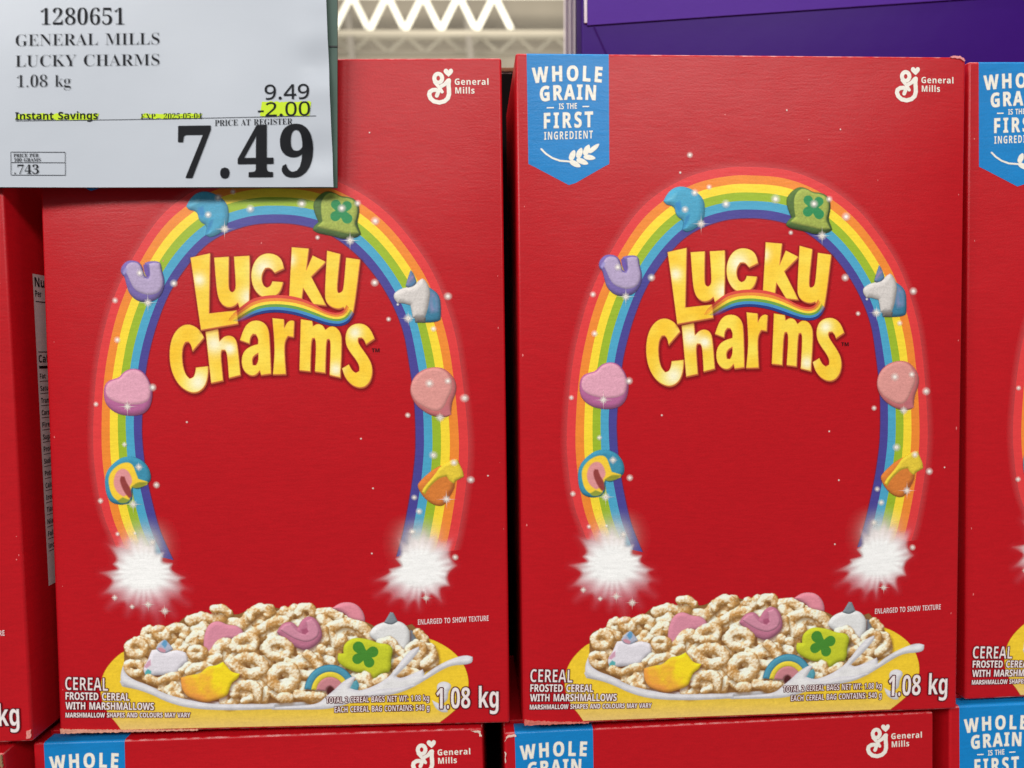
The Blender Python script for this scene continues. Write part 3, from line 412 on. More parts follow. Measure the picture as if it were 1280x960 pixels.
def smooth_poly(pts, sharp=52, it=2):
    """round the gentle corners of a closed outline, keep the sharp ones"""
    pts = [np.array(p, float) for p in pts]
    hard = []
    n = len(pts)
    for i in range(n):
        a, b = pts[i] - pts[i - 1], pts[(i + 1) % n] - pts[i]
        ang = math.degrees(math.acos(max(-1, min(1, (a @ b) / (np.linalg.norm(a) * np.linalg.norm(b) + 1e-9)))))
        hard.append(ang > sharp)
    for _ in range(it):
        np_, nh = [], []
        n = len(pts)
        for i in range(n):
            p, q = pts[i - 1], pts[(i + 1) % n]
            if hard[i]:
                np_.append(pts[i]); nh.append(True)
            else:
                np_ += [pts[i] * 0.75 + p * 0.25, pts[i] * 0.75 + q * 0.25]; nh += [False, False]
        pts, hard = np_, nh
    return np.array(pts)

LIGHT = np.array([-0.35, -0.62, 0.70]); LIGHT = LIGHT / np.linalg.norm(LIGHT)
class Canvas:
    def __init__(s, x0, y0, x1, y1, step):
        s.step = step
        s.x0, s.y0 = x0, y0
        nx, ny = int((x1 - x0) / step) + 1, int((y1 - y0) / step) + 1
        s.X, s.Y = np.meshgrid(x0 + np.arange(nx) * step, y0 + np.arange(ny) * step)
        s.c = np.zeros(s.X.shape + (3,))
        s.a = np.zeros(s.X.shape)
    def box(s, x0, y0, x1, y1):
        i0 = max(0, int((x0 - s.x0) / s.step)); i1 = min(s.X.shape[1], int((x1 - s.x0) / s.step) + 2)
        j0 = max(0, int((y0 - s.y0) / s.step)); j1 = min(s.X.shape[0], int((y1 - s.y0) / s.step) + 2)
        return (slice(j0, j1), slice(i0, i1))
    def over(s, sl, col, al):
        al = np.clip(al, 0, 1)
        A = s.a[sl]
        na = al + A * (1 - al)
        w = np.where(na > 1e-6, al / np.maximum(na, 1e-6), 0)[..., None]
        s.c[sl] = s.c[sl] * (1 - w) + np.asarray(col) * w
        s.a[sl] = na
    def edge(s, sd):
        return np.clip(sd / (s.step * 1.3) + 0.5, 0, 1)
    def poly(s, pts, col, smooth=True, soft=None, alpha=1.0, sharp=52):
        pts = smooth_poly(pts, sharp) if smooth else np.asarray(pts, float)
        m = 3 if soft is None else soft * 2 + 2
        sl = s.box(pts[:, 0].min() - m, pts[:, 1].min() - m, pts[:, 0].max() + m, pts[:, 1].max() + m)
        sd = poly_sd(s.X[sl], s.Y[sl], pts)
        al = s.edge(sd) if soft is None else np.clip(sd / soft / 2 + 0.5, 0, 1)
        s.over(sl, col, al * alpha)
        return sl, sd
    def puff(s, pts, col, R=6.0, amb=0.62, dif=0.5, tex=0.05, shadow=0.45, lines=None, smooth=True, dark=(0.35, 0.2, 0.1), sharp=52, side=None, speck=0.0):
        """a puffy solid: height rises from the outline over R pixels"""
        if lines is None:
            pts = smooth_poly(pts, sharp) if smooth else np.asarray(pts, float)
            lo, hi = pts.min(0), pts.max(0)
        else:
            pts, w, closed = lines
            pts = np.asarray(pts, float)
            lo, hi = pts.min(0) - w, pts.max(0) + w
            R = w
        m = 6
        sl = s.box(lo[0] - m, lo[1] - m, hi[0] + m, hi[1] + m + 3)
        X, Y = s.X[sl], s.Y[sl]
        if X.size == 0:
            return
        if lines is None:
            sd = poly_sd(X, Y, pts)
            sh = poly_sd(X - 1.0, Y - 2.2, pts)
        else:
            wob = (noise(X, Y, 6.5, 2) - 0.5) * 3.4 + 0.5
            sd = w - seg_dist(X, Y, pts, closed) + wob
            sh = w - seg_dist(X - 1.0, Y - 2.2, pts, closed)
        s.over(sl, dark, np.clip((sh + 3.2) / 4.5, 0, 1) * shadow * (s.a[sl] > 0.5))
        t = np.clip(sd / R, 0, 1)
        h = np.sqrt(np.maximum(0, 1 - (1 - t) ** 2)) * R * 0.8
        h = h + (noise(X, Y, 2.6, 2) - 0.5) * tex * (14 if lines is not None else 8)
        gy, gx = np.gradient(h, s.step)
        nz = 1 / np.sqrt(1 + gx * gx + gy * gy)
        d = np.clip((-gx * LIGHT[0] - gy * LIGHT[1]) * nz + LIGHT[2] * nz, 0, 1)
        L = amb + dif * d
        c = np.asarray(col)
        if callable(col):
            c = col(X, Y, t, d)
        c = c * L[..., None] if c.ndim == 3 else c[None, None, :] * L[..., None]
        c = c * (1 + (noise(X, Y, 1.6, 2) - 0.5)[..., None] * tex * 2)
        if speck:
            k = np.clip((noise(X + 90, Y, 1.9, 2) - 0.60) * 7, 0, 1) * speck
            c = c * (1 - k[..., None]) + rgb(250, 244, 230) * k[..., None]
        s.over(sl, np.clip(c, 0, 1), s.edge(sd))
    def build(s, name, parent, where, layer, mat=None):
        P = np.stack([s.X, s.Y], -1)
        V = where(P) if callable(where) else face(P, where, layer * STEP)
        A = s.a
        keep = np.maximum(np.maximum(A[:-1, :-1], A[1:, :-1]), np.maximum(A[:-1, 1:], A[1:, 1:])) > 0.004
        me, used = grid_mesh(name, V, keep)
        # colour of empty pixels: bleed from the painted neighbours so edges do not darken
        c = s.c.copy(); a = s.a.copy()
        for _ in range(2):
            w = (a > 0.003).astype(float)
            num = np.zeros_like(c); den = np.zeros_like(a)
            for dj, di in ((0, 1), (1, 0), (0, -1), (-1, 0)):
                num += np.roll(c * w[..., None], (dj, di), (0, 1)); den += np.roll(w, (dj, di), (0, 1))
            fillm = (w < 0.5) & (den > 0)
            c[fillm] = num[fillm] / den[fillm][:, None]
            a = np.where(fillm, 0.0031, a)
        colour(me, np.concatenate([c, s.a[..., None]], -1).reshape(-1, 4)[used])
        return put(name, me, parent, mat or PRINT)

def text_canvas(s, fam, p0, p1, h, col, bold=0.0, outline=0.0, oc=None, track=0.0, arc=0.0, thin=0.0):
    """Paint a line of lettering between ink edges p0 and p1 (pixels), capitals h pixels high; bold and outline in pixels."""
    polys, x = [], 0.0
    cap = max(b for a, b in GL[fam]['H' if 'H' in GL[fam] else 'N'][1][0])
    for ch in s:
        if ch == ' ':
            x += 125 + track
            continue
        adv, cs = GL[fam][ch]
        polys.append([np.array([(x + a, b) for a, b in c], float) for c in cs])
        x += adv + track
    allp = np.vstack([c for g in polys for c in g])
    x0, x1 = allp[:, 0].min(), allp[:, 0].max()
    p0, p1 = np.array(p0, float), np.array(p1, float)
    def mp(c):
        t = (c[:, 0] - x0) / (x1 - x0)
        v = c[:, 1] / cap
        P = p0 + t[:, None] * (p1 - p0)
        P[:, 1] -= v * h
        if arc:
            q = (t - 0.5) * 2
            P[:, 1] += arc * q * q
            P[:, 0] += q * arc * 0.55 * v
        return P
    polys = [[mp(c) for c in g] for g in polys]
    allp = np.vstack([c for g in polys for c in g])
    m = 2 + abs(bold) + outline
    lo, hi = allp.min(0) - m, allp.max(0) + m
    cv = Canvas(lo[0], lo[1], hi[0], hi[1], min(0.5, max(0.3, h / 26)))
    fills = []
    for g in polys:
        gp = np.vstack(g)
        sl = cv.box(gp[:, 0].min() - m, gp[:, 1].min() - m, gp[:, 0].max() + m, gp[:, 1].max() + m)
        X, Y = cv.X[sl], cv.Y[sl]
        ins = np.zeros(X.shape, bool); d = np.full(X.shape, 1e9)
        for c in g:
            sd = poly_sd(X, Y, c)
            ins ^= sd > 0
            d = np.minimum(d, np.abs(sd))
        fills.append((sl, np.where(ins, d, -d) + bold))
    if outline:
        for sl, sd in fills:
            cv.over(sl, oc, cv.edge(sd + outline))
    for sl, sd in fills:
        al = cv.edge(sd)
        if thin:                       # lighter weight: the ink edge pulled in, hairlines kept
            al = np.maximum(cv.edge(sd - thin), al * 0.34)
        cv.over(sl, col, al)
    return cv

def txt(name, parent, s, where, p0, p1, h, layer=9, col=rgb(238, 232, 226), bold=0.0, outline=0.0, oc=rgb(84, 14, 26), fam='bold', track=0.0, arc=0.0):
    return text_canvas(s, fam, p0, p1, h, col, bold, outline, oc, track, arc).build(name, parent, where, layer)

def Z(ox, oy, sc, pts):
    return [(ox + x / sc, oy + y / sc) for x, y in pts]

# ------------------------------------------------------------------ one cereal box, built once and copied
RED = rgb(188, 17, 28)
def rounded_box(name, w, h, d, r, seg=3):
    """box with its front face in the plane y = 0, rounded edges; Wear = 1 on the rounded strips"""
    import bmesh
    bm = bmesh.new()
    bmesh.ops.create_cube(bm, size=1)
    for v in bm.verts:
        v.co = Vector((v.co.x * w, v.co.y * d + d / 2, v.co.z * h))
    bmesh.ops.bevel(bm, geom=bm.edges[:], offset=r, segments=seg, profile=0.5, affect='EDGES')
    me = bpy.data.meshes.new(name)
    bm.to_mesh(me); bm.free()
    n = len(me.vertices)
    co = np.zeros(n * 3, np.float32); me.vertices.foreach_get('co', co); co = co.reshape(-1, 3)
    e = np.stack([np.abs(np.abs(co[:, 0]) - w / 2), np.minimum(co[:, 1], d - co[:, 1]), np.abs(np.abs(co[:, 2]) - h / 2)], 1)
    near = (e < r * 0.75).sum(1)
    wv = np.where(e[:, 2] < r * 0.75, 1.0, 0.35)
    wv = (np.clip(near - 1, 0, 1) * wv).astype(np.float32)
    a = me.attributes.new('WearGlint', 'FLOAT', 'POINT')
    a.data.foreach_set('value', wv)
    for p in me.polygons:
        p.use_smooth = True
    try:
        me.set_sharp_from_angle(angle=math.radians(60))
    except Exception:
        pass
    return me

def bulge_front(me):
    """replace the flat front of the carton by a finely divided, bulging one"""
    import bmesh
    bm = bmesh.new(); bm.from_mesh(me)
    lay = bm.verts.layers.float.get('WearGlint')
    big = [f for f in bm.faces if f.normal.y < -0.99 and f.calc_area() > 0.8 * BW * BH]
    bmesh.ops.delete(bm, geom=big, context='FACES_ONLY')
    nx, nz = 60, 84
    g = []
    for j in range(nz + 1):
        z = (BH / 2 - BR) * (1 - 2 * j / nz)
        row = []
        for i in range(nx + 1):
            x = (BW / 2 - BR) * (2 * i / nx - 1)
            row.append(bm.verts.new((x, -float(bulge(np.array(x), np.array(z))), z)))
        g.append(row)
    for j in range(nz):
        for i in range(nx):
            f = bm.faces.new((g[j + 1][i], g[j + 1][i + 1], g[j][i + 1], g[j][i]))
            f.smooth = True
    me2 = bpy.data.meshes.new('carton')
    bm.to_mesh(me2); bm.free()
    return me2

def make_box():
    root = bpy.data.objects.new('cereal_box', None)
    root.empty_display_size = 0.05
    C.objects.link(root)
    me = rounded_box('carton', BW, BH, BD, BR)
    me = bulge_front(me)
    colour(me, RED)
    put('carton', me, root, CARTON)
    for s, nm in ((1, 'top_flap'), (-1, 'bottom_flap')):
        fm = rounded_box(nm, BW - 0.006, 0.0016, BD - 0.012, 0.0003, 2)
        colour(fm, RED)
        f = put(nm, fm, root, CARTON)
        f.location = (0, 0.0085, s * (BH / 2 + 0.0008))

    # ---- blue banner
    ban = [(657.8, 40), (760.8, 44), (761.8, 203), (761.2, 205.5), (758.5, 207.6), (714, 231.6), (711.3, 232.6), (708.6, 231.8), (664, 209.6), (661, 207.3), (660, 204)]
    # rows and columns so that it follows the rounded top edge and the bulge
    ys = [44, 56, 61, 63, 64, 65, 65.5, 66, 66.5, 67, 67.5, 68, 68.5, 69, 69.5, 70, 71, 72] + list(np.linspace(80, 204, 14))
    V, F, NC = [], [], 13
    tip = lambda x: min(204.6 + (x - 660.4) * 0.53, 204.6 + (761.6 - x) * 0.575, 231.8)
    for k, y in enumerate(ys):
        t = (y - 44) / 160
        for i in range(NC):
            x = (657.8 + 2.6 * t) * (1 - i / (NC - 1)) + (760.8 + 0.8 * t) * i / (NC - 1)
            V.append((x, y))
    for i in range(NC):
        x = 660.6 * (1 - i / (NC - 1)) + 761.5 * i / (NC - 1)
        V.append((x, max(205.0, tip(x))))
    for k in range(len(ys)):
        for i in range(NC - 1):
            a = k * NC + i
            F.append((a, a + 1, a + 1 + NC, a + NC))
    banner = flat_print('banner_print', root, (np.array(V), F), 'B', 1, rgb(18, 128, 196))
    W = rgb(242, 236, 222)
    o = 655, 70, 5.818
    p = lambda x, y: (o[0] + x / o[2], o[1] + y / o[2])
    txt('banner_lettering', banner, 'WHOLE', 'B', p(66, 184), p(562, 178), 18.6, 3, W, 0.45, track=60, arc=2.4)
    txt('banner_lettering', banner, 'GRAIN', 'B', p(120, 322), p(518, 312), 18.2, 3, W, 0.45, track=40, arc=1.6)
    txt('banner_lettering', banner, 'IS THE', 'B', p(253, 388), p(385, 384), 7.2, 3, W, 0.0)
    txt('banner_lettering', banner, 'FIRST', 'B', p(146, 527), p(500, 516), 19.0, 3, W, 0.35, track=60)
    txt('banner_lettering', banner, 'INGREDIENT', 'B', p(146, 610), p(500, 600), 9.8, 3, W, 0.0, track=40)
    for x0, x1, y in ((165, 217, 377), (425, 474, 368)):
        flat_print('banner_rule', banner, (np.array([p(x0, y - 4), p(x1, y - 5), p(x1, y + 4), p(x0, y + 5)]), [(0, 1, 2, 3)]), 'B', 3, W)
    cv = Canvas(672, 176, 755, 214, 0.4)
    def grain(cx, cy, a, L, w):
        t = np.linspace(0, 2 * math.pi, 18, endpoint=False)
        ex, ey = L * np.cos(t), w * np.sin(t) * (1 - 0.55 * np.cos(t) ** 2 * np.sign(np.cos(t)) * 0.6)
        ca, sa = math.cos(math.radians(a)), math.sin(math.radians(a))
        cv.poly([p(cx + x * ca - y * sa, cy + x * sa + y * ca) for x, y in zip(ex, ey)], W, smooth=False)
    sl = cv.box(672, 176, 755, 214)
    d = seg_dist(cv.X, cv.Y, [p(126, 678), p(160, 712), p(205, 742), p(260, 762), p(335, 768)], False)
    cv.over(sl, W, cv.edge(1.15 - d))
    for g in ((352, 722, -68, 40, 21), (404, 706, -68, 40, 21), (456, 684, -66, 42, 22), (508, 672, -40, 50, 17),
              (372, 785, 28, 44, 20), (424, 768, 22, 46, 20), (476, 738, 8, 44, 19)):
        grain(*g)
    cv.build('wheat_print', banner, 'B', 3)

    # ---- maker's emblem and name
    q = lambda x, y: (1110 + x / 14.22, 80 + y / 14.22)
    cv = Canvas(1115, 82, 1150, 131, 0.33)
    allsl = cv.box(1115, 82, 1150, 131)
    sd = np.full(cv.X.shape, -1e9)
    t = np.linspace(0, 2 * math.pi, 28, endpoint=False)
    sd = np.maximum(sd, 2.45 - seg_dist(cv.X, cv.Y, [q(312 + 66 * math.cos(a), 222 + 78 * math.sin(a)) for a in t], True))
    sd = np.maximum(sd, 2.55 - seg_dist(cv.X, cv.Y, [q(*z) for z in ((492, 262), (484, 330), (490, 420), (492, 500), (470, 575), (415, 625), (330, 648), (240, 628), (180, 575), (157, 510), (168, 460), (215, 428), (270, 424))], False))
    sd = np.maximum(sd, 2.3 - seg_dist(cv.X, cv.Y, [q(*z) for z in ((478, 262), (420, 330), (350, 370), (320, 440), (285, 528))], False))
    sd = np.maximum(sd, 1.9 - seg_dist(cv.X, cv.Y, [q(*z) for z in ((250, 290), (340, 400), (375, 462))], False))
    heart = [q(*z) for z in ((488, 200), (420, 140), (402, 105), (412, 68), (440, 54), (468, 62), (486, 88), (504, 62), (534, 54), (560, 72), (564, 108), (548, 142))]
    sd = np.maximum(sd, poly_sd(cv.X, cv.Y, smooth_poly(heart, 60)))
    cv.over(allsl, rgb(240, 234, 222), cv.edge(sd))
    logo = cv.build('maker_emblem', root, 'B', 2)
    txt('maker_lettering', logo, 'General', 'B', q(590, 340), q(1158, 348), 7.6, 3, W, 0.0, track=20)
    txt('maker_lettering', logo, 'Mills', 'B', q(597, 494), q(920, 497), 7.6, 3, W, 0.0, track=20)

    # ---- rainbow arch
    outer = np.array([(733, 674), (729, 663), (719, 636), (712, 599), (708.5, 560), (709.4, 520), (714, 467.5), (722, 422.5), (737, 370), (760, 321), (793.7, 268.7), (827.5, 238.7), (868.7, 218), (910, 209.5), (940, 208.7), (985, 213), (1030, 231), (1071, 261), (1105, 302.5), (1128, 343.7), (1146, 400), (1154, 452.5), (1159, 520), (1159, 560), (1155, 599), (1149, 635), (1143, 663), (1139, 676)], float)
    inner = np.array([(803, 690), (797, 676), (788, 652), (780, 617), (774, 582), (771, 546), (771, 520), (775, 475), (781, 437.5), (794, 392.5), (812.5, 351), (842.5, 310), (868.7, 289), (902.5, 276), (934, 272.6), (966, 275), (998, 285), (1028, 306), (1052.5, 333), (1073, 366), (1088, 403.7), (1095, 445), (1100, 493), (1100, 546), (1096, 582), (1091, 610), (1085, 638), (1079, 662), (1072, 684)], float)
    def resample(P, n):
        P = np.vstack([2 * P[0] - P[1], P, 2 * P[-1] - P[-2]])
        out = []
        for i in range(1, len(P) - 2):
            for t in np.linspace(0, 1, 12, endpoint=False):
                a, b, c_, d_ = P[i - 1:i + 3]
                out.append(0.5 * (2 * b + (c_ - a) * t + (2 * a - 5 * b + 4 * c_ - d_) * t * t + (3 * b - a - 3 * c_ + d_) * t ** 3))
        out = np.array(out + [P[-2]])
        s = np.r_[0, np.cumsum(np.linalg.norm(np.diff(out, axis=0), axis=1))]
        u = np.linspace(0, s[-1], n)
        return np.stack([np.interp(u, s, out[:, 0]), np.interp(u, s, out[:, 1])], 1)
    NR = 150
    ro, ri = resample(outer, NR), resample(inner, NR)
    cols = [rgb(228, 62, 64), rgb(243, 140, 52), rgb(252, 220, 58), rgb(158, 186, 46), rgb(78, 166, 200), rgb(76, 70, 148)]
    rb = None
    for k, c_ in enumerate(cols):
        a, b = k / 6, (k + 1) / 6
        Pa, Pb = ro * (1 - a) + ri * a, ro * (1 - b) + ri * b
        V = np.vstack([Pa, Pb])
        F = [(i, i + 1, NR + i + 1, NR + i) for i in range(NR - 1)]
        nm = 'rainbow_print' if rb is None else 'colour_band'
        ob = flat_print(nm, rb or root, (V, F), 'B', 1, c_)
        rb = rb or ob
    # pale halo outside the red band and fine line inside the indigo one
    out2 = ro + (ro - ri) / 12 * 1.6
    V = np.vstack([ro, out2])
    me = mesh_np('rainbow_halo', face(V, 'B', STEP), [(i, i + 1, NR + i + 1, NR + i) for i in range(NR - 1)])
    cc = np.ones((2 * NR, 4)); cc[:, :3] = rgb(236, 110, 112); cc[:NR, 3] = 0.3; cc[NR:, 3] = 0.0
    colour(me, cc); put('rainbow_halo', me, rb, PRINT)
    in2 = ri + (ri - ro) / 60
    me = mesh_np('rainbow_line', face(np.vstack([ri, in2]), 'B', STEP), [(i, i + 1, NR + i + 1, NR + i) for i in range(NR - 1)])
    colour(me, rgb(120, 34, 70)); put('rainbow_line', me, rb, PLAIN)

    # ---- bursts of white light at the ends of the rainbow
    def burst(pts, cx, cy, where, pinkdir):
        P = np.array(pts, float)
        # concave arcs between the tips
        out = []
        n = len(P)
        dr = random.Random(int(cx))
        dip = [dr.uniform(0.16, 0.34) for _ in range(n)]
        P = P + (P - [cx, cy]) * np.array([dr.uniform(-0.10, 0.08) for _ in range(n)])[:, None]
        for i in range(n):
            a, b = P[i], P[(i + 1) % n]
            for t in np.linspace(0, 1, 6, endpoint=False):
                m = a * (1 - t) + b * t
                cc_ = np.array([cx, cy])
                m = m + (cc_ - m) * dip[i] * math.sin(math.pi * t) ** 0.8
                out.append(m)
        out = np.array(out)
        lo, hi = out.min(0) - [10, 24], out.max(0) + 10
        cv = Canvas(lo[0], lo[1], hi[0], hi[1], 0.8)
        sd = poly_sd(cv.X, cv.Y, out)
        r = np.hypot((cv.X - cx) / 46, (cv.Y - cy) / 40)
        low = np.clip((cv.Y - cy - 14) / 40, 0, 1)
        every = (slice(None), slice(None))
        ang = np.arctan2(cv.Y - cy, cv.X - cx)
        fall = np.clip((1.45 - r) / 0.95, 0, 1)
        fall = fall * fall * (3 - 2 * fall)
        ray = 1 - np.clip(r - 0.35, 0, 0.9) * 0.34 * (1 + np.sin(ang * 19 + 2.3 * np.sin(ang * 4)))
        al = np.clip(fall * 1.05 * ray, 0, 1) * np.clip(sd / 5.0 + 0.42, 0, 1) * (1 - 0.4 * low)
        pink = np.clip(r * 0.55 + low * 0.5 - 0.32, 0, 1)[..., None]
        c_ = rgb(255, 253, 250) * (1 - pink) + rgb(244, 172, 182) * pink
        # pink glow round the burst and a white wash up over the ends of the bands
        cv.over(every, rgb(236, 120, 134), np.clip((sd + 9) / 18, 0, 1) ** 1.6 * 0.42 * np.clip(0.45 + low, 0, 1))
        wash = np.exp(-((cv.X - cx) / 20) ** 2 - ((cv.Y - cy + 34) / 20) ** 2) * np.clip((cv.Y - lo[1]) / 14, 0, 1)
        cv.over(every, rgb(255, 252, 240), wash * 0.75)
        cv.over(every, c_, al)
        # upward fade over the rainbow bands
        return cv
    left = [(136, 681), (139, 704), (120, 716), (129, 742), (138, 757), (160, 766), (179, 772), (199, 783), (219, 770), (238, 757), (243, 738), (233, 722), (217, 704), (205, 690), (193, 676), (176, 664), (160, 660), (148, 668)]
    burst(left, 180, 716, 'A', 1).build('light_burst_print', root, 'A', 4)
    right = [(568, 671), (574, 706), (562, 732), (552, 752), (536, 750), (524, 764), (508, 760), (488, 752), (470, 744), (468, 726), (484, 712), (495, 698), (497, 671), (512, 666), (530, 662), (548, 664)]
    burst(right, 524, 712, 'A', -1).build('light_burst_print', root, 'A', 4)

    # ---- title
    zA = lambda pts: Z(200, 260, 4, pts)
    def zB(pts):          # traced on box B, moved to A's pixels through the face
        return [tuple(v) for v in unface(face(np.array(Z(920, 290, 4.573, pts)), 'B', 0), 'A')]
    L1 = [zA([(153, 248), (251, 226), (246, 527), (385, 511), (390, 578), (205, 610)]),
          zA([(271, 248), (345, 243), (343, 395), (350, 415), (362, 421), (374, 413), (380, 392), (370, 243), (448, 238), (450, 340), (447, 465), (398, 500), (390, 474), (372, 491), (340, 498), (312, 484), (292, 452), (282, 395)]),
          zA([(620, 302), (612, 265), (595, 242), (565, 228), (530, 226), (495, 240), (468, 275), (455, 325), (460, 380), (480, 420), (510, 445), (545, 450), (580, 440), (605, 412), (616, 370), (562, 366), (553, 390), (535, 398), (518, 388), (508, 358), (512, 325), (528, 301), (547, 299), (560, 308), (574, 324)]),
          zB([(168, 58), (262, 66), (248, 188), (283, 105), (357, 142), (275, 225), (357, 388), (285, 380), (230, 290), (222, 350), (152, 340)]),
          zB([(362, 78), (347, 330), (357, 372), (385, 398), (425, 408), (452, 398), (455, 412), (436, 436), (440, 470), (470, 478), (495, 450), (510, 395), (543, 130), (466, 118), (452, 290), (442, 312), (425, 318), (413, 302), (435, 98)])]
    L2 = [zA([(221, 648), (205, 615), (175, 590), (140, 580), (105, 590), (75, 620), (55, 665), (47, 725), (52, 790), (70, 845), (100, 890), (140, 918), (180, 925), (215, 905), (235, 870), (243, 815), (243, 790), (180, 797), (175, 830), (165, 848), (148, 852), (128, 830), (115, 790), (110, 735), (115, 690), (128, 670), (142, 668), (155, 682), (163, 715)]),
          zA([(228, 618), (291, 604), (298, 666), (320, 642), (350, 636), (375, 648), (388, 680), (403, 835), (345, 850), (336, 728), (325, 710), (310, 710), (303, 730), (316, 862), (256, 875)]),
          zA([(400, 660), (420, 600), (445, 570), (480, 560), (515, 568), (540, 595), (548, 640), (556, 828), (505, 835), (500, 812), (480, 836), (450, 838), (420, 815), (408, 780), (410, 740), (425, 710), (455, 690), (490, 680), (492, 655), (480, 632), (465, 630), (452, 645), (448, 678)]),
          zA([(562, 550), (620, 556), (622, 600), (635, 572), (655, 560), (672, 565), (668, 645), (640, 640), (625, 665), (622, 710), (630, 830), (565, 832), (575, 700)]),
          zB([(215, 465), (278, 475), (282, 505), (305, 490), (335, 498), (350, 525), (375, 505), (405, 508), (430, 535), (440, 580), (427, 795), (368, 780), (378, 600), (370, 577), (358, 580), (352, 610), (345, 768), (288, 760), (298, 600), (290, 572), (278, 573), (270, 600), (263, 760), (203, 753)]),
          zB([(617, 575), (600, 530), (575, 500), (540, 488), (500, 495), (470, 520), (457, 565), (462, 615), (485, 655), (515, 695), (532, 730), (530, 758), (512, 768), (492, 755), (475, 720), (437, 743), (450, 790), (480, 830), (520, 852), (560, 848), (590, 815), (603, 765), (598, 715), (575, 670), (540, 620), (525, 590), (530, 572), (548, 570), (562, 585), (570, 608)])]
    hole = smooth_poly(zA([(492, 725), (470, 738), (460, 758), (465, 785), (480, 786), (492, 765)]))
    cv = Canvas(204, 304, 474, 500, 0.55)
    glowspots = [(249, 350, 9), (312, 372, 13), (330, 336, 15), (248, 478, 15), (268, 430, 14), (288, 436, 8), (420, 462, 10), (444, 416, 9), (362, 325, 9)]
    def gold(X, Y):
        n = noise(X, Y, 26, 2)
        c_ = rgb(252, 196, 44)[None, None] * (1 - n[..., None]) + rgb(254, 232, 96)[None, None] * n[..., None]
        g = 0
        for gx, gy, gr in glowspots:
            g = g + np.exp(-((X - gx) ** 2 + (Y - gy) ** 2) / (gr * gr)) * 0.85
        g = np.clip(g, 0, 0.9)[..., None]
        return c_ * (1 - g) + rgb(255, 252, 232) * g
    for grp in (L2, L1):
        for P in grp:
            Q = smooth_poly(P, 48)
            sl = cv.box(Q[:, 0].min() - 8, Q[:, 1].min() - 8, Q[:, 0].max() + 8, Q[:, 1].max() + 8)
            X, Y = cv.X[sl], cv.Y[sl]
            isa = P is L2[2]
            def sdf(dx, dy):
                s_ = poly_sd(X - dx, Y - dy, Q)
                return np.minimum(s_, -poly_sd(X - dx, Y - dy, hole)) if isa else s_
            cv.over(sl, rgb(96, 10, 20), np.clip((sdf(1.2, 2.0) + 4.5) / 6, 0, 1) * 0.55)
            side = np.maximum(sdf(0.4, 0.8), sdf(0.8, 1.5))
            cv.over(sl, rgb(186, 92, 52), cv.edge(side + 0.3))
            s0 = sdf(0, 0)
            cv.over(sl, rgb(246, 168, 70), cv.edge(s0))
            cv.over(sl, gold(X, Y), cv.edge(s0 - 0.55))
    cv.build('title_lettering', root, 'A', 4)
    # little rainbow ribbon through the title
    zr = lambda pts: np.array(Z(820, 350, 5.333, pts))
    top = resample(zr([(318, 232), (345, 190), (405, 140), (470, 92), (560, 68), (660, 64), (760, 78), (850, 112), (930, 158), (990, 180), (1035, 178), (1062, 158), (1078, 128)]), 60)
    bot = resample(zr([(372, 236), (400, 238), (430, 228), (500, 196), (580, 180), (660, 180), (760, 198), (850, 228), (930, 256), (990, 268), (1050, 266), (1095, 240), (1128, 190)]), 60)
    rc = [rgb(226, 80, 66), rgb(240, 142, 60), rgb(252, 222, 70), rgb(112, 164, 70), rgb(70, 142, 196), rgb(40, 58, 128)]
    ribbon = None
    for k, c_ in enumerate(rc):
        a, b = k / 6, (k + 1) / 6
        V = np.vstack([top * (1 - a) + bot * a, top * (1 - b) + bot * b])
        me = mesh_np('title_ribbon', face(V, 'B', 5 * STEP), [(i, i + 1, 61 + i, 60 + i) for i in range(59)])
        cc = np.ones((120, 4)); cc[:, :3] = c_
        fade = np.clip(np.arange(60) / 12, 0.25, 1) * np.clip((62 - np.arange(60)) / 8, 0.25, 1)
        cc[:, 3] = np.tile(fade, 2)
        colour(me, cc)
        o_ = put('title_ribbon' if ribbon is None else 'colour_band', me, ribbon or root, PRINT)
        ribbon = ribbon or o_
    txt('trademark_lettering', root, 'TM', 'B', (1051.5, 432.5), (1060.5, 432.5), 4.6, 4, rgb(40, 10, 14))

    # ---- marshmallow shapes on the arch (pixels of box B)
    def msh(nm, x0, y0, fn, where='B', layer=6):
        cv = Canvas(x0, y0, x0 + 85, y0 + 85, 0.6)
        k = lambda pts: Z(x0, y0, 960 / 85, pts)
        fn(cv, k)
        cv.build(nm, root, where, layer)
    def m_moon(cv, k):
        out = k([(160, 300), (200, 215), (270, 135), (350, 98), (430, 92), (520, 115), (620, 170), (690, 230), (735, 310), (745, 420), (735, 520), (700, 610), (620, 680), (540, 720), (480, 735), (425, 700), (450, 620), (430, 560), (370, 530), (330, 470), (320, 400), (270, 360), (200, 350)])
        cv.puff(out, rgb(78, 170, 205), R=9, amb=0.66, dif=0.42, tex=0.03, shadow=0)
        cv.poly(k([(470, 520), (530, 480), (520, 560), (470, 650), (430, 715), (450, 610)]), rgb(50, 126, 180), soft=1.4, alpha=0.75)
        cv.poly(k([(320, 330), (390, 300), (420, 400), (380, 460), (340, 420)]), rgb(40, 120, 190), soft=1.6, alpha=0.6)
        cv.poly(k([(190, 300), (260, 230), (340, 190), (330, 250), (250, 300)]), rgb(126, 200, 222), soft=2, alpha=0.6)
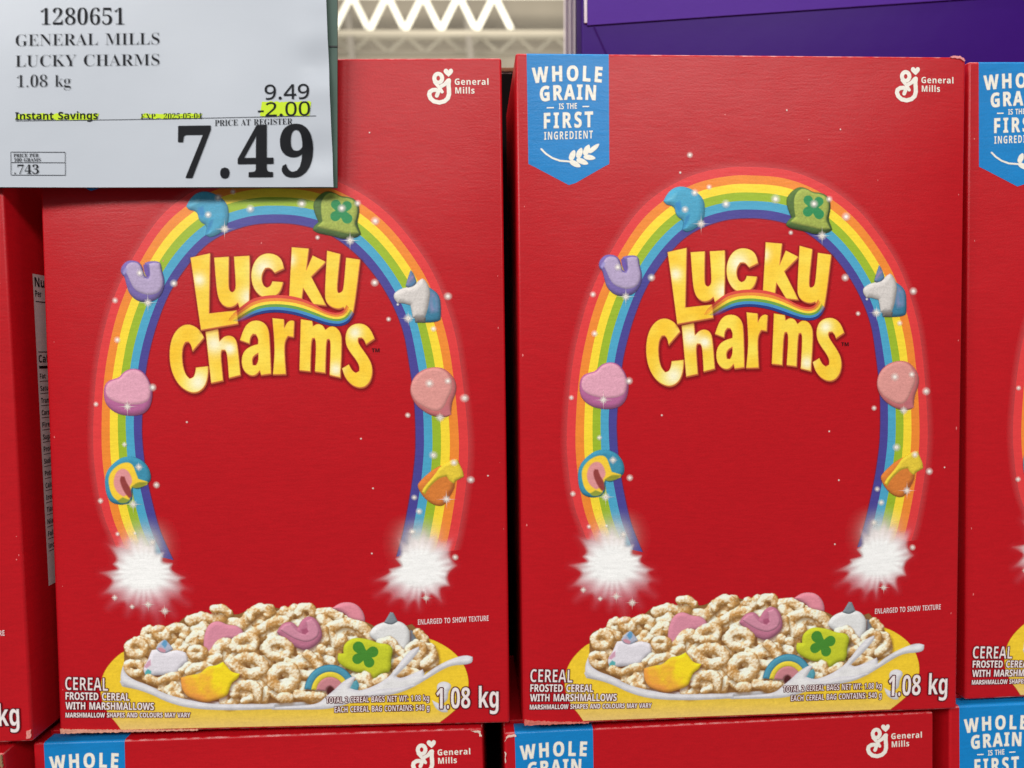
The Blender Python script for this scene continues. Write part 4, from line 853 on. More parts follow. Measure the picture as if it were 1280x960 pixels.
    def m_hat(cv, k):
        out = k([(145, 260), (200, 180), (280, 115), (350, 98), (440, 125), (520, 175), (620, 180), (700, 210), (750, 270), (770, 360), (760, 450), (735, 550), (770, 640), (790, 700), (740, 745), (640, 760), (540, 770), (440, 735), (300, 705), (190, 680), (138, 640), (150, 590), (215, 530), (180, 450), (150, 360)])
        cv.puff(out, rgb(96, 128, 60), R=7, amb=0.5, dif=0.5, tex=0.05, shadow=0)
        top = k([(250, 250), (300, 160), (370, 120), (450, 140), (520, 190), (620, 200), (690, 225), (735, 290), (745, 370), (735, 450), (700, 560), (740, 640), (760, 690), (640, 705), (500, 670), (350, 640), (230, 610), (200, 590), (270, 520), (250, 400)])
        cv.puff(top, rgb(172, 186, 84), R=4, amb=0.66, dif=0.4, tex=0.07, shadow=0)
        for x, y, r in ((450, 285, 66), (600, 305, 66), (445, 450, 70), (605, 485, 70)):
            for f_ in (0, 0.3, 0.6, 0.9):
                t_ = np.linspace(0, 2 * math.pi, 14, endpoint=False)
                q_ = r * (1 - 0.35 * f_)
                cv.poly(k([(x + (525 - x) * f_ + q_ * math.cos(a), y + (388 - y) * f_ + q_ * math.sin(a)) for a in t_]), rgb(46, 140, 84), smooth=False)
    def m_shoe(cv, k):
        out = k([(92, 290), (110, 230), (170, 165), (240, 148), (320, 160), (370, 195), (400, 250), (410, 310), (430, 370), (465, 390), (490, 350), (480, 290), (440, 230), (430, 190), (480, 168), (560, 160), (630, 170), (660, 210), (670, 300), (700, 400), (705, 480), (690, 560), (650, 640), (590, 700), (500, 735), (400, 735), (320, 715), (250, 660), (200, 590), (170, 480), (145, 375), (105, 345)])
        cv.puff(out, rgb(132, 112, 184), R=6, amb=0.62, dif=0.42, tex=0.03, shadow=0)
        top = k([(150, 290), (180, 210), (240, 175), (320, 180), (375, 230), (400, 330), (430, 400), (480, 410), (510, 360), (500, 270), (490, 200), (560, 180), (640, 190), (655, 300), (685, 430), (670, 540), (600, 620), (480, 640), (370, 610), (290, 560), (240, 480), (200, 380)])
        cv.puff(top, rgb(196, 176, 212), R=4, amb=0.72, dif=0.3, tex=0.04, shadow=0)
        cv.poly(k([(410, 215), (450, 205), (485, 290), (490, 370), (455, 385), (425, 320)]), rgb(112, 88, 170), soft=0.8)
        cv.poly(k([(120, 320), (150, 260), (185, 265), (175, 310), (140, 350)]), rgb(160, 150, 205), soft=1)
    def m_unicorn(cv, k):
        cv.puff(k([(610, 370), (660, 400), (720, 450), (755, 520), (765, 620), (765, 800), (740, 840), (640, 860), (480, 860), (420, 820), (500, 700), (600, 600)]), rgb(66, 134, 166), R=5, amb=0.6, dif=0.45, tex=0.05, shadow=0)
        cv.poly(k([(640, 430), (700, 470), (730, 560), (720, 700), (640, 720), (610, 640)]), rgb(150, 140, 180), soft=3, alpha=0.85)
        cv.poly(k([(650, 520), (690, 500), (715, 600), (690, 690), (660, 640)]), rgb(70, 140, 170), soft=2, alpha=0.7)
        cv.puff(k([(420, 760), (430, 860), (560, 862), (570, 790)]), rgb(138, 128, 122), R=4, amb=0.6, dif=0.4, tex=0.02, shadow=0)
        body = k([(150, 480), (170, 440), (250, 390), (330, 370), (420, 350), (480, 280), (530, 250), (560, 265), (600, 330), (625, 400), (630, 480), (610, 600), (590, 700), (560, 780), (480, 800), (400, 790), (385, 700), (370, 620), (280, 590), (200, 590), (155, 530)])
        cv.puff(body, rgb(230, 222, 216), R=7, amb=0.62, dif=0.44, tex=0.04, shadow=0)
        cv.puff(k([(310, 350), (340, 240), (378, 130), (410, 170), (445, 260), (455, 310), (420, 355), (340, 378)]), rgb(120, 140, 178), R=4, amb=0.6, dif=0.45, tex=0.03, shadow=0)
        cv.poly(k([(335, 290), (410, 200), (420, 225), (335, 320)]), rgb(170, 130, 176), soft=1, alpha=0.8)
        cv.poly(k([(350, 345), (440, 270), (440, 300), (380, 360)]), rgb(80, 130, 170), soft=1, alpha=0.8)
    def m_heart(cv, k):
        out = k([(105, 470), (120, 380), (170, 320), (250, 290), (330, 270), (380, 210), (450, 160), (540, 142), (630, 160), (700, 220), (750, 300), (785, 400), (800, 490), (780, 620), (740, 710), (660, 780), (550, 805), (440, 805), (320, 785), (210, 730), (130, 640), (108, 550)])
        cv.puff(out, rgb(196, 110, 160), R=7, amb=0.66, dif=0.4, tex=0.02, shadow=0)
        top = k([(130, 440), (150, 370), (200, 325), (280, 300), (350, 280), (400, 210), (480, 165), (560, 158), (640, 185), (700, 250), (750, 340), (770, 440), (765, 540), (720, 610), (600, 650), (430, 650), (280, 620), (170, 560), (135, 500)])
        cv.puff(top, rgb(238, 172, 192), R=4, amb=0.76, dif=0.28, tex=0.04, shadow=0)
    def m_bow(cv, k):
        cv.puff(k([(80, 430), (95, 340), (140, 250), (220, 170), (320, 100), (430, 75), (540, 90), (640, 140), (710, 230), (740, 330), (735, 410), (690, 450), (620, 500), (540, 540), (470, 510), (470, 600), (460, 680), (400, 740), (300, 755), (200, 740), (130, 690), (90, 580)]), rgb(70, 158, 190), R=6, amb=0.6, dif=0.45, tex=0.03, shadow=0)
        cv.poly(k([(130, 430), (150, 330), (220, 240), (320, 175), (420, 155), (490, 190), (530, 300), (560, 390), (690, 430), (680, 470), (560, 510), (470, 500), (440, 560), (430, 680), (300, 700), (230, 690), (160, 600)]), rgb(250, 208, 62), soft=0.7)
        cv.poly(k([(560, 430), (700, 440), (620, 505), (500, 525), (460, 500)]), rgb(150, 150, 50), soft=0.8)
        cv.poly(k([(250, 700), (330, 650), (430, 690), (380, 730), (290, 735)]), rgb(150, 160, 60), soft=0.8)
        cv.poly(k([(205, 420), (240, 310), (310, 250), (390, 250), (450, 320), (480, 430), (430, 500), (420, 600), (340, 640), (260, 590), (215, 510)]), rgb(226, 150, 150), soft=0.9)
        cv.poly(k([(295, 400), (320, 355), (365, 360), (400, 460), (450, 530), (460, 640), (420, 660), (370, 600), (320, 500)]), rgb(150, 66, 62), soft=0.9)
    def m_balloon(cv, k):
        cv.puff(k([(118, 420), (150, 300), (230, 200), (340, 140), (460, 122), (560, 140), (640, 210), (700, 300), (718, 400), (700, 500), (650, 620), (640, 770), (600, 810), (500, 820), (400, 800), (290, 740), (190, 650), (130, 530)]), rgb(214, 122, 122), R=5, amb=0.66, dif=0.4, tex=0.02, shadow=0)
        cv.puff(k([(125, 410), (160, 300), (240, 210), (350, 150), (460, 135), (560, 160), (630, 240), (665, 340), (660, 450), (600, 560), (570, 640), (520, 720), (420, 740), (300, 680), (200, 610), (140, 510)]), rgb(234, 160, 152), R=4, amb=0.76, dif=0.28, tex=0.04, shadow=0)
        cv.poly(k([(500, 720), (600, 650), (640, 780), (560, 800)]), rgb(196, 112, 118), soft=1)
    def m_pot(cv, k):
        cv.puff(k([(112, 480), (140, 420), (250, 310), (350, 230), (430, 190), (520, 340), (600, 420), (585, 510), (520, 620), (480, 700), (430, 750), (340, 745), (250, 690), (170, 600)]), rgb(228, 132, 58), R=6, amb=0.68, dif=0.4, tex=0.04, shadow=0)
        cv.puff(k([(420, 200), (500, 160), (560, 110), (640, 100), (670, 180), (710, 270), (715, 340), (650, 380), (610, 400), (590, 440), (530, 400), (500, 340), (400, 360), (260, 500), (210, 590), (170, 560), (190, 500), (330, 340)]), rgb(246, 214, 66), R=4, amb=0.7, dif=0.36, tex=0.05, shadow=0)
        cv.poly(k([(510, 560), (590, 480), (560, 560), (520, 620)]), rgb(160, 76, 50), soft=1.5, alpha=0.7)
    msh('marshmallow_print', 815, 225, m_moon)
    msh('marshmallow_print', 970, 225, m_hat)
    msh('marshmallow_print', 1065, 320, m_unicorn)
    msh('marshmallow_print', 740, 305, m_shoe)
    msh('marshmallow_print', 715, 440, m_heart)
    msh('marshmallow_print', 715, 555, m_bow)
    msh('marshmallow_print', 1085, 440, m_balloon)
    msh('marshmallow_print', 1090, 555, m_pot)

    # ---- sparkles (pixels of box B)
    SP = [(862, 194, 2.6, 0), (850, 216, 1.2, 0), (886, 234, 2.4, 0), (868, 241, 3.2, 0), (856, 262, 3, 0), (876, 280, 3.4, 13), (907, 255, 3.6, 0), (969, 249, 4, 0), (988, 291, 2, 0), (1017, 255, 3.5, 0), (1036, 249, 2.8, 0), (1027, 295, 3.6, 13), (1057, 271, 3.6, 0),
          (814, 347, 3.2, 0), (741, 368, 2.6, 0), (782, 371, 3.2, 13), (772, 334, 3, 0), (743, 417, 2.8, 0), (1056, 347, 3.2, 0), (1141, 364, 3.2, 0), (1072, 392, 2, 0), (1095, 391, 3.6, 10), (1124, 404, 2.4, 0),
          (786, 476, 3.2, 0), (754, 500, 3, 13), (714, 497, 2.2, 3), (749, 547, 2.2, 4), (787, 597, 2.8, 4), (766, 575, 3, 7), (757, 621, 3.4, 13), (716, 617, 2.4, 4), (736, 658, 2, 0), (779, 668, 2.8, 4), (827, 519, 1, 0), (758, 657, 1.6, 0),
          (1118, 471, 3.6, 0), (1139, 468, 2.8, 0), (1157, 489, 3.4, 3), (1092, 510, 2.2, 3), (1129, 513, 3.2, 8), (1120, 559, 3.4, 3), (1143, 568, 3, 0), (1161, 589, 3, 0), (1133, 613, 3, 12), (1096, 611, 2.4, 3), (1101, 628, 2.8, 3), (1092, 653, 3, 3),
          (729, 737, 2.4, 5), (770, 745, 2.8, 9), (790, 753, 3, 9), (750, 748, 2, 4), (1140, 684, 2.6, 3), (1104, 734, 2.4, 8), (983, 138, 0.9, 0), (1050, 162, 0.8, 0), (1083, 374, 1.2, 0), (1036, 539, 0.9, 0), (1048, 600, 0.9, 0), (1043, 680, 0.9, 0), (1180, 584, 0.8, 0)]
    for (x, y, r, ln) in SP:
        V, F, K = [(x, y)], [], [1.0]
        for rr, kk in ((r * 0.34, 0.98), (r * 0.75, 0.48), (r * 1.75, 0.0)):
            V += [(x + rr * math.cos(2 * math.pi * i / 12), y + rr * math.sin(2 * math.pi * i / 12)) for i in range(12)]
            K += [kk] * 12
        for i in range(12):
            j = (i + 1) % 12
            F.append((0, 1 + i, 1 + j))
            F += [(1 + i, 13 + i, 13 + j, 1 + j), (13 + i, 25 + i, 25 + j, 13 + j)]
        if ln >= 3:
            for a, f in ((0, 1), (90, 1), (180, 1), (270, 1), (45, 0.5), (135, 0.5), (225, 0.5), (315, 0.5)):
                if f < 1 and ln < 8:
                    continue
                ca, sa = math.cos(math.radians(a)), math.sin(math.radians(a))
                b0 = len(V)
                w = 0.95 if f == 1 else 0.7
                V += [(x - sa * w, y + ca * w), (x + ca * 0.2, y + sa * 0.2), (x + sa * w, y - ca * w), (x + ca * ln * f * 1.15, y + sa * ln * f * 1.15)]
                K += [0.1, 1.0, 0.1, 0.0]
                F += [(b0, b0 + 1, b0 + 3), (b0 + 1, b0 + 2, b0 + 3)]
        P3 = face(np.array(V), 'B', 8 * STEP)
        P3[37:, 1] -= 1.5 * STEP
        cs = np.ones((len(V), 4)); cs[:, :3] = rgb(255, 246, 236); cs[:, 3] = K
        me = mesh_np('sparkle_print', P3, F); colour(me, cs)
        put('sparkle_print', me, root, PRINT)

    # ---- the bowl of cereal (pixels of box A)
    cv = Canvas(118, 748, 600, 921, 0.62)
    yb = [(160, 925), (147, 905), (135, 892), (126, 872), (126, 852), (132, 836), (144, 822), (156, 813), (200, 800), (500, 790), (535, 797), (557, 807), (575, 822), (585, 842), (586, 862), (577, 880), (560, 895), (546, 905), (540, 925)]
    sl, sd = cv.poly(yb, rgb(246, 206, 52))
    X, Y = cv.X[sl], cv.Y[sl]
    cv.c[sl] *= (1.0 + (noise(X, Y, 3, 2) - 0.5)[..., None] * 0.06)
    low = np.clip((Y - 880) / 30, 0, 1)[..., None] * np.array([0.05, 0.04, -0.25])
    cv.c[sl] = np.clip(cv.c[sl] - low * cv.a[sl][..., None] * 1.0, 0, 1)
    # milk body
    MILK = rgb(232, 228, 232)
    milk = [(150, 852), (156, 842), (160, 832), (200, 830), (470, 830), (500, 830), (535, 832), (532, 842), (520, 852), (505, 862), (480, 868), (440, 876), (400, 881), (340, 884), (290, 885), (262, 885), (225, 880), (205, 873), (186, 865), (168, 861), (153, 858)]
    cv.puff(milk, MILK, R=7, amb=0.74, dif=0.32, tex=0.0, shadow=0.0)
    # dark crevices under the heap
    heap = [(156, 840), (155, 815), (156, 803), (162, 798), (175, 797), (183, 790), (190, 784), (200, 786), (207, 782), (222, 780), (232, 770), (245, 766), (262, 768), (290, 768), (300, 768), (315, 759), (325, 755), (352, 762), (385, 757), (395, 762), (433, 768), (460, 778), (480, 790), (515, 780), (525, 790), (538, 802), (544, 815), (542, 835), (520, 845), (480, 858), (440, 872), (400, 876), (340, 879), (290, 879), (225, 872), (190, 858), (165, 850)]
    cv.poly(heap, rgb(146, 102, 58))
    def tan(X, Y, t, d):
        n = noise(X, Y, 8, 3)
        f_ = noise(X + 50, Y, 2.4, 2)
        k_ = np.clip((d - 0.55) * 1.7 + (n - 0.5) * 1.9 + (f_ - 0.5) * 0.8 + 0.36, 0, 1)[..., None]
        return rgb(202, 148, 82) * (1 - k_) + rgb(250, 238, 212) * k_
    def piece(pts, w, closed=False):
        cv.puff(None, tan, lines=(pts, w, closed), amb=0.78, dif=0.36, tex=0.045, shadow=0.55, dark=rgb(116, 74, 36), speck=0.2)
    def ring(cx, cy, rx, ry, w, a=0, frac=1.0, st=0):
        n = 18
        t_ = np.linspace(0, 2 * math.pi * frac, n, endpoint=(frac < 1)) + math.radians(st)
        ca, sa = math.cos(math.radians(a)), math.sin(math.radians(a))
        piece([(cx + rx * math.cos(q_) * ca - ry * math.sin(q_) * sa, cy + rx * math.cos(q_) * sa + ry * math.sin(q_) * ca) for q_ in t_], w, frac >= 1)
    # far rows of loose pieces
    r_ = random.Random(3)
    for row, (ya, n) in enumerate(((772, 16), (784, 18), (796, 18), (810, 18), (826, 18), (842, 17), (858, 16), (870, 14))):
        for i in range(n):
            x = 162 + (i + r_.random()) * (375 / n)
            y = ya + r_.uniform(-5, 5)
            pts_h = poly_sd(np.array([[x]]), np.array([[y]]), heap)[0, 0]
            if pts_h < 7.5:
                continue
            kind = r_.random()
            a = r_.uniform(0, 180)
            if kind < 0.45:
                ring(x, y, r_.uniform(9, 12), r_.uniform(6.5, 8.5), r_.uniform(4.8, 6.0), a)
            elif kind < 0.75:
                ca, sa = math.cos(math.radians(a)), math.sin(math.radians(a)) * 0.6
                piece([(x - 8 * ca, y - 8 * sa), (x, y - 1), (x + 8 * ca, y + 8 * sa)], r_.uniform(5.5, 7.0))
            else:
                piece([(x - 6, y), (x, y - 4), (x + 6, y), (x, y + 4), (x - 2, y + 1)], 5.6)
    # named heap of clearly visible pieces, back to front
    ring(186, 792, 6, 5, 4.8); ring(200, 790, 6, 4, 5); piece([(176, 800), (190, 806)], 5.5)
    piece([(238, 776), (252, 771), (268, 774), (278, 772)], 6.5); piece([(244, 790), (256, 784)], 7)
    piece([(268, 762), (278, 761), (286, 766)], 5.2)
    piece([(292, 778), (302, 782), (312, 770), (324, 761), (338, 762)], 6.8); ring(325, 768, 12, 7, 5, -20, 0.6, 180)
    piece([(355, 764), (362, 768), (368, 761)], 6.0); ring(382, 765, 9, 6, 5, 0, 0.55, 180)
    piece([(400, 766), (412, 765), (424, 772)], 6); piece([(402, 774), (412, 780)], 7)
    piece([(312, 792), (326, 786), (342, 777), (356, 776)], 6.2)
    ring(220, 792, 12, 8, 6, -10, 0.6, 180); piece([(226, 804), (222, 812)], 6)
    ring(171, 810, 10, 8, 5.5); ring(168, 835, 9, 6, 5, 10)
    ring(248, 797, 6, 5, 5); piece([(232, 806), (242, 804)], 5.5)
    # pink marshmallows at the back
    PK = rgb(232, 150, 170)
    def mallow(pts, col, **kw):
        a_ = dict(R=6, amb=0.66, dif=0.42, tex=0.02, shadow=0.6, dark=rgb(96, 50, 40)); a_.update(kw)
        cv.puff(pts, col, **a_)
    k3 = lambda pts: Z(380, 740, 6.4, pts)
    k2 = lambda pts: Z(250, 740, 6.4, pts)
    k1 = lambda pts: Z(120, 735, 8, pts)
    mallow(k3([(225, 130), (280, 90), (350, 78), (420, 95), (470, 150), (490, 210), (485, 240), (430, 240), (370, 225), (330, 170)]), rgb(240, 150, 165), shadow=0)
    ring(430, 792, 22, 13, 6.5, -8, 0.52, 182); piece([(412, 796), (420, 804), (428, 800)], 7)
    piece([(448, 782), (458, 788), (464, 797)], 6.5); piece([(404, 788), (406, 800)], 6)
    # unicorn piece, right
    mallow(k3([(850, 300), (900, 330), (920, 400), (900, 450), (850, 475), (820, 450), (850, 380)]), rgb(126, 140, 152), R=4)
    piece([(522, 790), (530, 798), (528, 808)], 5); ring(534, 816, 8, 7, 5)
    mallow(k3([(525, 320), (560, 275), (620, 245), (700, 230), (780, 235), (840, 290), (852, 370), (830, 450), (790, 500), (750, 530), (700, 500), (620, 420), (560, 380), (530, 355)]), rgb(232, 230, 228), R=7, amb=0.7)
    mallow(k3([(640, 245), (665, 205), (690, 160), (715, 165), (735, 205), (750, 235), (700, 265)]), rgb(140, 148, 156), R=3, shadow=0)
    piece([(476, 804), (486, 800), (492, 806), (490, 814)], 5.5)
    piece([(498, 812), (506, 820), (500, 828)], 5)
    ring(520, 812, 9, 7, 5); ring(516, 824, 8, 6, 5, 20); piece([(530, 830), (540, 822)], 5.5)
    piece([(490, 830), (500, 826)], 5.4); piece([(496, 842), (508, 838), (520, 842)], 5.5)
    # heart and horseshoe
    mallow(k2([(30, 360), (60, 270), (110, 235), (160, 232), (220, 262), (290, 265), (340, 300), (355, 345), (300, 380), (200, 380), (150, 440), (110, 500), (60, 535), (30, 500)]), PK)
    mallow([(346, 790), (351.5, 780.6), (359, 777), (366, 777.5), (372.6, 784), (376.5, 776), (383, 770.5), (391, 770.5), (398, 777), (402, 787), (403, 795), (400, 802), (392, 809), (382, 813), (372, 810), (362, 805), (352, 797)], rgb(204, 124, 150))
    mallow([(350, 787), (356, 780), (364, 779), (370, 787), (376, 792), (383, 791), (385, 785), (382, 776), (390, 773), (396, 779), (400, 789), (396, 798), (384, 803), (372, 800), (360, 794)], rgb(224, 150, 172), R=3, shadow=0)
    cv.poly([(377, 787), (383, 785), (386, 789), (382, 793), (378, 792)], rgb(176, 92, 120), soft=0.9)
    # left unicorn piece
    ring(240, 803, 5, 4, 4.6); piece([(232, 808), (226, 816)], 5.5)
    mallow(k1([(560, 620), (620, 610), (720, 640), (800, 615), (900, 640), (940, 680), (930, 740), (860, 780), (820, 850), (740, 870), (600, 870), (520, 890), (480, 850), (475, 790), (520, 720), (545, 650)]), rgb(228, 222, 228), amb=0.72)
    mallow(k1([(600, 600), (640, 540), (690, 512), (740, 560), (775, 612), (700, 655), (630, 640)]), rgb(190, 196, 216), R=3, shadow=0)
    cv.poly(k1([(655, 560), (680, 520), (710, 525), (715, 570), (690, 600)]), rgb(104, 160, 200), soft=0.8)
    cv.poly(k1([(615, 600), (650, 590), (700, 620), (690, 645), (640, 635)]), rgb(214, 150, 164), soft=0.8)
    cv.poly(k1([(480, 790), (520, 730), (548, 715), (550, 770), (510, 800)]), rgb(216, 164, 184), soft=0.8)
    cv.poly(k1([(490, 840), (520, 810), (555, 830), (550, 870), (495, 882)]), rgb(94, 176, 176), soft=0.8)
    piece([(242, 824), (250, 817), (254, 822)], 6.5); piece([(236, 832), (228, 838)], 5)
    # near pieces
    piece([(268, 818), (276, 806), (284, 804)], 7); piece([(264, 826), (272, 822)], 6)
    ring(306, 805, 13, 8, 6, -18, 0.6, 170); piece([(300, 812), (316, 810)], 5.5)
    ring(347, 811, 14, 10, 6.2, 15)
    ring(312, 832, 18, 10, 7, 8)
    piece([(360, 828), (372, 832), (385, 826)], 6); ring(386, 836, 12, 8, 5.5)
    ring(355, 847, 14, 13, 7.4, -25)
    for qx, qy in ((402, 812), (412, 815), (408, 824), (396, 822), (414, 826)):
        piece([(qx, qy), (qx + 2, qy + 1)], 6)
    piece([(384, 818), (392, 824), (398, 832)], 5.5)
    ring(308, 866, 15, 10, 6.4, 8, 0.62, 165); piece([(306, 876), (314, 872)], 4.5)
    ring(246, 815, 8, 5, 5); piece([(236, 840), (244, 834), (256, 832), (264, 836)], 5.4)
    piece([(186, 848), (198, 851), (212, 846), (222, 845)], 5.0)
    piece([(210, 862), (218, 858), (224, 864)], 5.5); piece([(214, 868), (226, 870)], 4)
    # yellow and orange piece
    def ybi(X, Y, t, d):
        k_ = np.clip((X - 226) / 50 + (848 - Y) / 60 + (noise(X, Y, 9) - 0.5) * 0.9, 0, 1)[..., None]
        e = np.clip((Y - 866) / 14, 0, 1)[..., None]
        c_ = rgb(240, 160, 70) * (1 - k_) + rgb(250, 220, 40) * k_
        return c_ * (1 - e) + rgb(236, 150, 70) * e
    mallow([(226, 847), (235, 844), (250, 842), (256, 836), (262, 832), (270, 832), (279, 827), (285, 834), (290, 840), (300, 842), (298, 848), (290, 853), (287, 862), (284, 870), (270, 875), (258, 878), (245, 875), (233, 870), (227, 860)], ybi, R=5, amb=0.72)
    # clover piece
    mallow(k3([(315, 430), (350, 390), (400, 365), (470, 368), (540, 385), (600, 410), (680, 415), (715, 460), (695, 540), (700, 600), (680, 640), (620, 650), (560, 700), (520, 690), (480, 640), (420, 645), (300, 590), (265, 540), (275, 490), (315, 490)]), rgb(212, 216, 52), R=6, amb=0.66, dark=rgb(60, 50, 20))
    for (x, y, r) in ((436, 440, 46), (552, 478, 44), (428, 534, 42), (522, 562, 42)):
        for f_ in (0, 0.25, 0.5, 0.75, 0.95):
            t_ = np.linspace(0, 2 * math.pi, 14, endpoint=False)
            q_ = r * (1 - 0.45 * f_)
            cv.poly(k3([(x + (488 - x) * f_ + q_ * math.cos(a), y + (506 - y) * f_ + q_ * math.sin(a)) for a in t_]), rgb(74, 140, 50), smooth=False)
    # rainbow piece
    def arch(R0, R1, c_, **kw):
        t_ = np.linspace(math.pi * 1.03, math.pi * 2.02, 16)
        o_ = [(210 + R0 * math.cos(a), 795 + R0 * 1.04 * math.sin(a)) for a in t_] + [(210 + R1 * math.cos(a), 795 + R1 * 1.04 * math.sin(a)) for a in t_[::-1]]
        cv.puff(k3(o_), c_, R=3.2, amb=0.7, dif=0.36, tex=0.02, **kw)
    arch(208, 40, rgb(60, 130, 160), shadow=0.6)
    arch(202, 150, rgb(86, 160, 186), shadow=0)
    arch(152, 108, rgb(246, 220, 70), shadow=0)
    arch(112, 36, rgb(214, 140, 146), shadow=0)
    cv.poly(k3([(175, 800), (185, 765), (210, 750), (238, 770), (246, 800), (230, 830), (195, 830)]), rgb(84, 34, 36), soft=1.4)
    piece([(392, 868), (386, 872), (398, 876), (406, 872)], 4.6); piece([(450, 848), (458, 846), (462, 856)], 6.5)
    piece([(352, 872), (362, 872)], 5.6); piece([(372, 868), (390, 870), (402, 870)], 5.4)
    piece([(446, 858), (456, 860)], 5); piece([(470, 852), (482, 846)], 5)
    cv.puff(k3([(360, 780), (380, 730), (420, 700), (445, 740), (430, 790)]), rgb(96, 172, 190), R=3, amb=0.7, dif=0.35, shadow=0.3)
    # milk splashes in front
    z8 = lambda pts: Z(340, 720, 4, pts)
    def splash(pts, **kw):
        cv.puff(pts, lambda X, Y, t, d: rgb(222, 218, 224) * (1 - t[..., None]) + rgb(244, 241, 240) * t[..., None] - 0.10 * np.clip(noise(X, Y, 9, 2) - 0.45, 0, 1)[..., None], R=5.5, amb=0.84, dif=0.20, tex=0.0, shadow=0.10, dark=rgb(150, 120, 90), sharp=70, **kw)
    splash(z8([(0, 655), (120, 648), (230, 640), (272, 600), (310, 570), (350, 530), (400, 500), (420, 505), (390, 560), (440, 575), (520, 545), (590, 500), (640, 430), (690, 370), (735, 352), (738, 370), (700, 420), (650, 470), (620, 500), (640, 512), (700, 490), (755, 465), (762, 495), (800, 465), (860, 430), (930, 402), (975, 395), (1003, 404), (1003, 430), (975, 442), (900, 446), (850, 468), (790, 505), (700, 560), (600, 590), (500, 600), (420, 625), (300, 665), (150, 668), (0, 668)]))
    splash([(151, 841), (154, 832), (157, 842), (168, 850), (186, 856), (206, 867), (232, 874), (264, 880), (300, 880), (344, 880), (344, 886), (290, 888), (240, 886), (210, 878), (190, 868), (170, 861), (158, 857), (151, 853)])
    splash(z8([(822, 560), (830, 535), (860, 525), (890, 535), (898, 555), (880, 580), (880, 620), (850, 640), (835, 600)]))
    splash(z8([(800, 620), (840, 640), (880, 650), (878, 680), (850, 682), (815, 660)]))
    splash(z8([(460, 590), (560, 560), (640, 560), (700, 540), (720, 548), (640, 585), (540, 602), (470, 605)]))
    foot = unface(np.array([(-BW / 2, 0, -BH / 2 + BR), (BW / 2, 0, -BH / 2 + BR)]), 'A')
    yl = foot[0, 1] + (cv.X - foot[0, 0]) / (foot[1, 0] - foot[0, 0]) * (foot[1, 1] - foot[0, 1])
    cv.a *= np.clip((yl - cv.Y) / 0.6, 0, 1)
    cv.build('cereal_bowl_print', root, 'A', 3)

    # ---- lettering at the foot
    W2 = rgb(240, 230, 226)
    o1 = (70, 830, 7.11)
    p = lambda x, y: (o1[0] + x / o1[2], o1[1] + y / o1[2])
    txt('product_lettering', root, 'CEREAL', 'A', p(86, 226), p(466, 236), 16.2, 9, W2, -0.15, 0.9)
    txt('product_lettering', root, 'FROSTED CEREAL', 'A', p(90, 312), p(656, 322), 9.2, 9, W2, 0.12, 0.75)
    txt('product_lettering', root, 'WITH MARSHMALLOWS', 'A', p(90, 398), p(874, 405), 8.9, 9, W2, 0.12, 0.75)
    txt('product_lettering', root, 'MARSHMALLOW SHAPES AND COLOURS MAY VARY', 'A', p(90, 471), p(1196, 470), 5.8, 9, W2, 0.1, 0.6)
    o2 = (400, 850, 5.333)
    p = lambda x, y: (o2[0] + x / o2[2], o2[1] + y / o2[2])
    txt('weight_lettering', root, 'TOTAL 2 CEREAL BAGS NET WT: 1.08 kg', 'A', p(42, 152), p(728, 136), 7.4, 9, W2, 0.0, 0.75)
    txt('weight_lettering', root, 'EACH CEREAL BAG CONTAINS: 540 g', 'A', p(98, 214), p(730, 199), 7.2, 9, W2, 0.0, 0.75)
    txt('weight_lettering', root, '1.08 kg', 'A', p(776, 188), p(1190, 178), 25.5, 9, W2, 0.1, 1.2)
    o3 = (340, 720, 4)
    p = lambda x, y: (o3[0] + x / o3[2], o3[1] + y / o3[2])
    txt('texture_lettering', root, 'ENLARGED TO SHOW TEXTURE', 'A', p(730, 242), p(1083, 222), 6.6, 9, rgb(240, 214, 214), -0.05)

    # ---- nutrition table on the right side of the carton
    X0 = BW / 2 + STEP
    def side(PF, off):
        P, F = PF
        return np.stack([np.full(len(P), BW / 2 + off * STEP), P[:, 0] / 1000, BH / 2 - P[:, 1] / 1000], -1), F
    def side_print(nm, par, PF, off, col):
        V, F = side(PF, off)
        me = mesh_np(nm, V, F); colour(me, col)
        return put(nm, me, par, PLAIN)
    pan = side_print('nutrition_panel', root, (np.array([(17.6, 93), (66, 93), (66, 236), (17.6, 236)]), [(0, 1, 2, 3)]), 2, rgb(214, 206, 204))
    K0 = rgb(30, 24, 24)
    def srect(x0, y0, x1, y1):
        side_print('table_rule', pan, (np.array([(x0, y0), (x1, y0), (x1, y1), (x0, y1)]), [(0, 1, 2, 3)]), 4, K0)
    def stext(s, x0, y, x1, h):
        text_canvas(s, 'bold', (x0 * 3, y * 3), (x1 * 3, y * 3), h * 3, K0).build('table_lettering', pan, lambda P: np.stack([np.full(P.shape[:-1], BW / 2 + 4 * STEP), P[..., 0] / 3000, BH / 2 - P[..., 1] / 3000], -1), 4)
    stext('Nutrition Facts', 18.8, 98.6, 62, 4.2)
    stext('Per', 18.8, 103.2, 23.5, 2.8)
    srect(18.8, 105.2, 64, 105.6)
    srect(18.8, 128.2, 64, 128.6)
    stext('Calories', 18.8, 133.2, 38, 3.4)
    srect(18.8, 134.8, 64, 136.0)
    rows = ['Fat', 'Saturated', 'Trans', 'Carbs', 'Fibre', 'Sugars', 'Protein', 'Sodium', 'Potassium', 'Calcium', 'Iron', 'Thiamine', 'Niacin', 'Folate', 'Zinc']
    ok = set(GL['bold']) | {' '}
    yy = 140.6
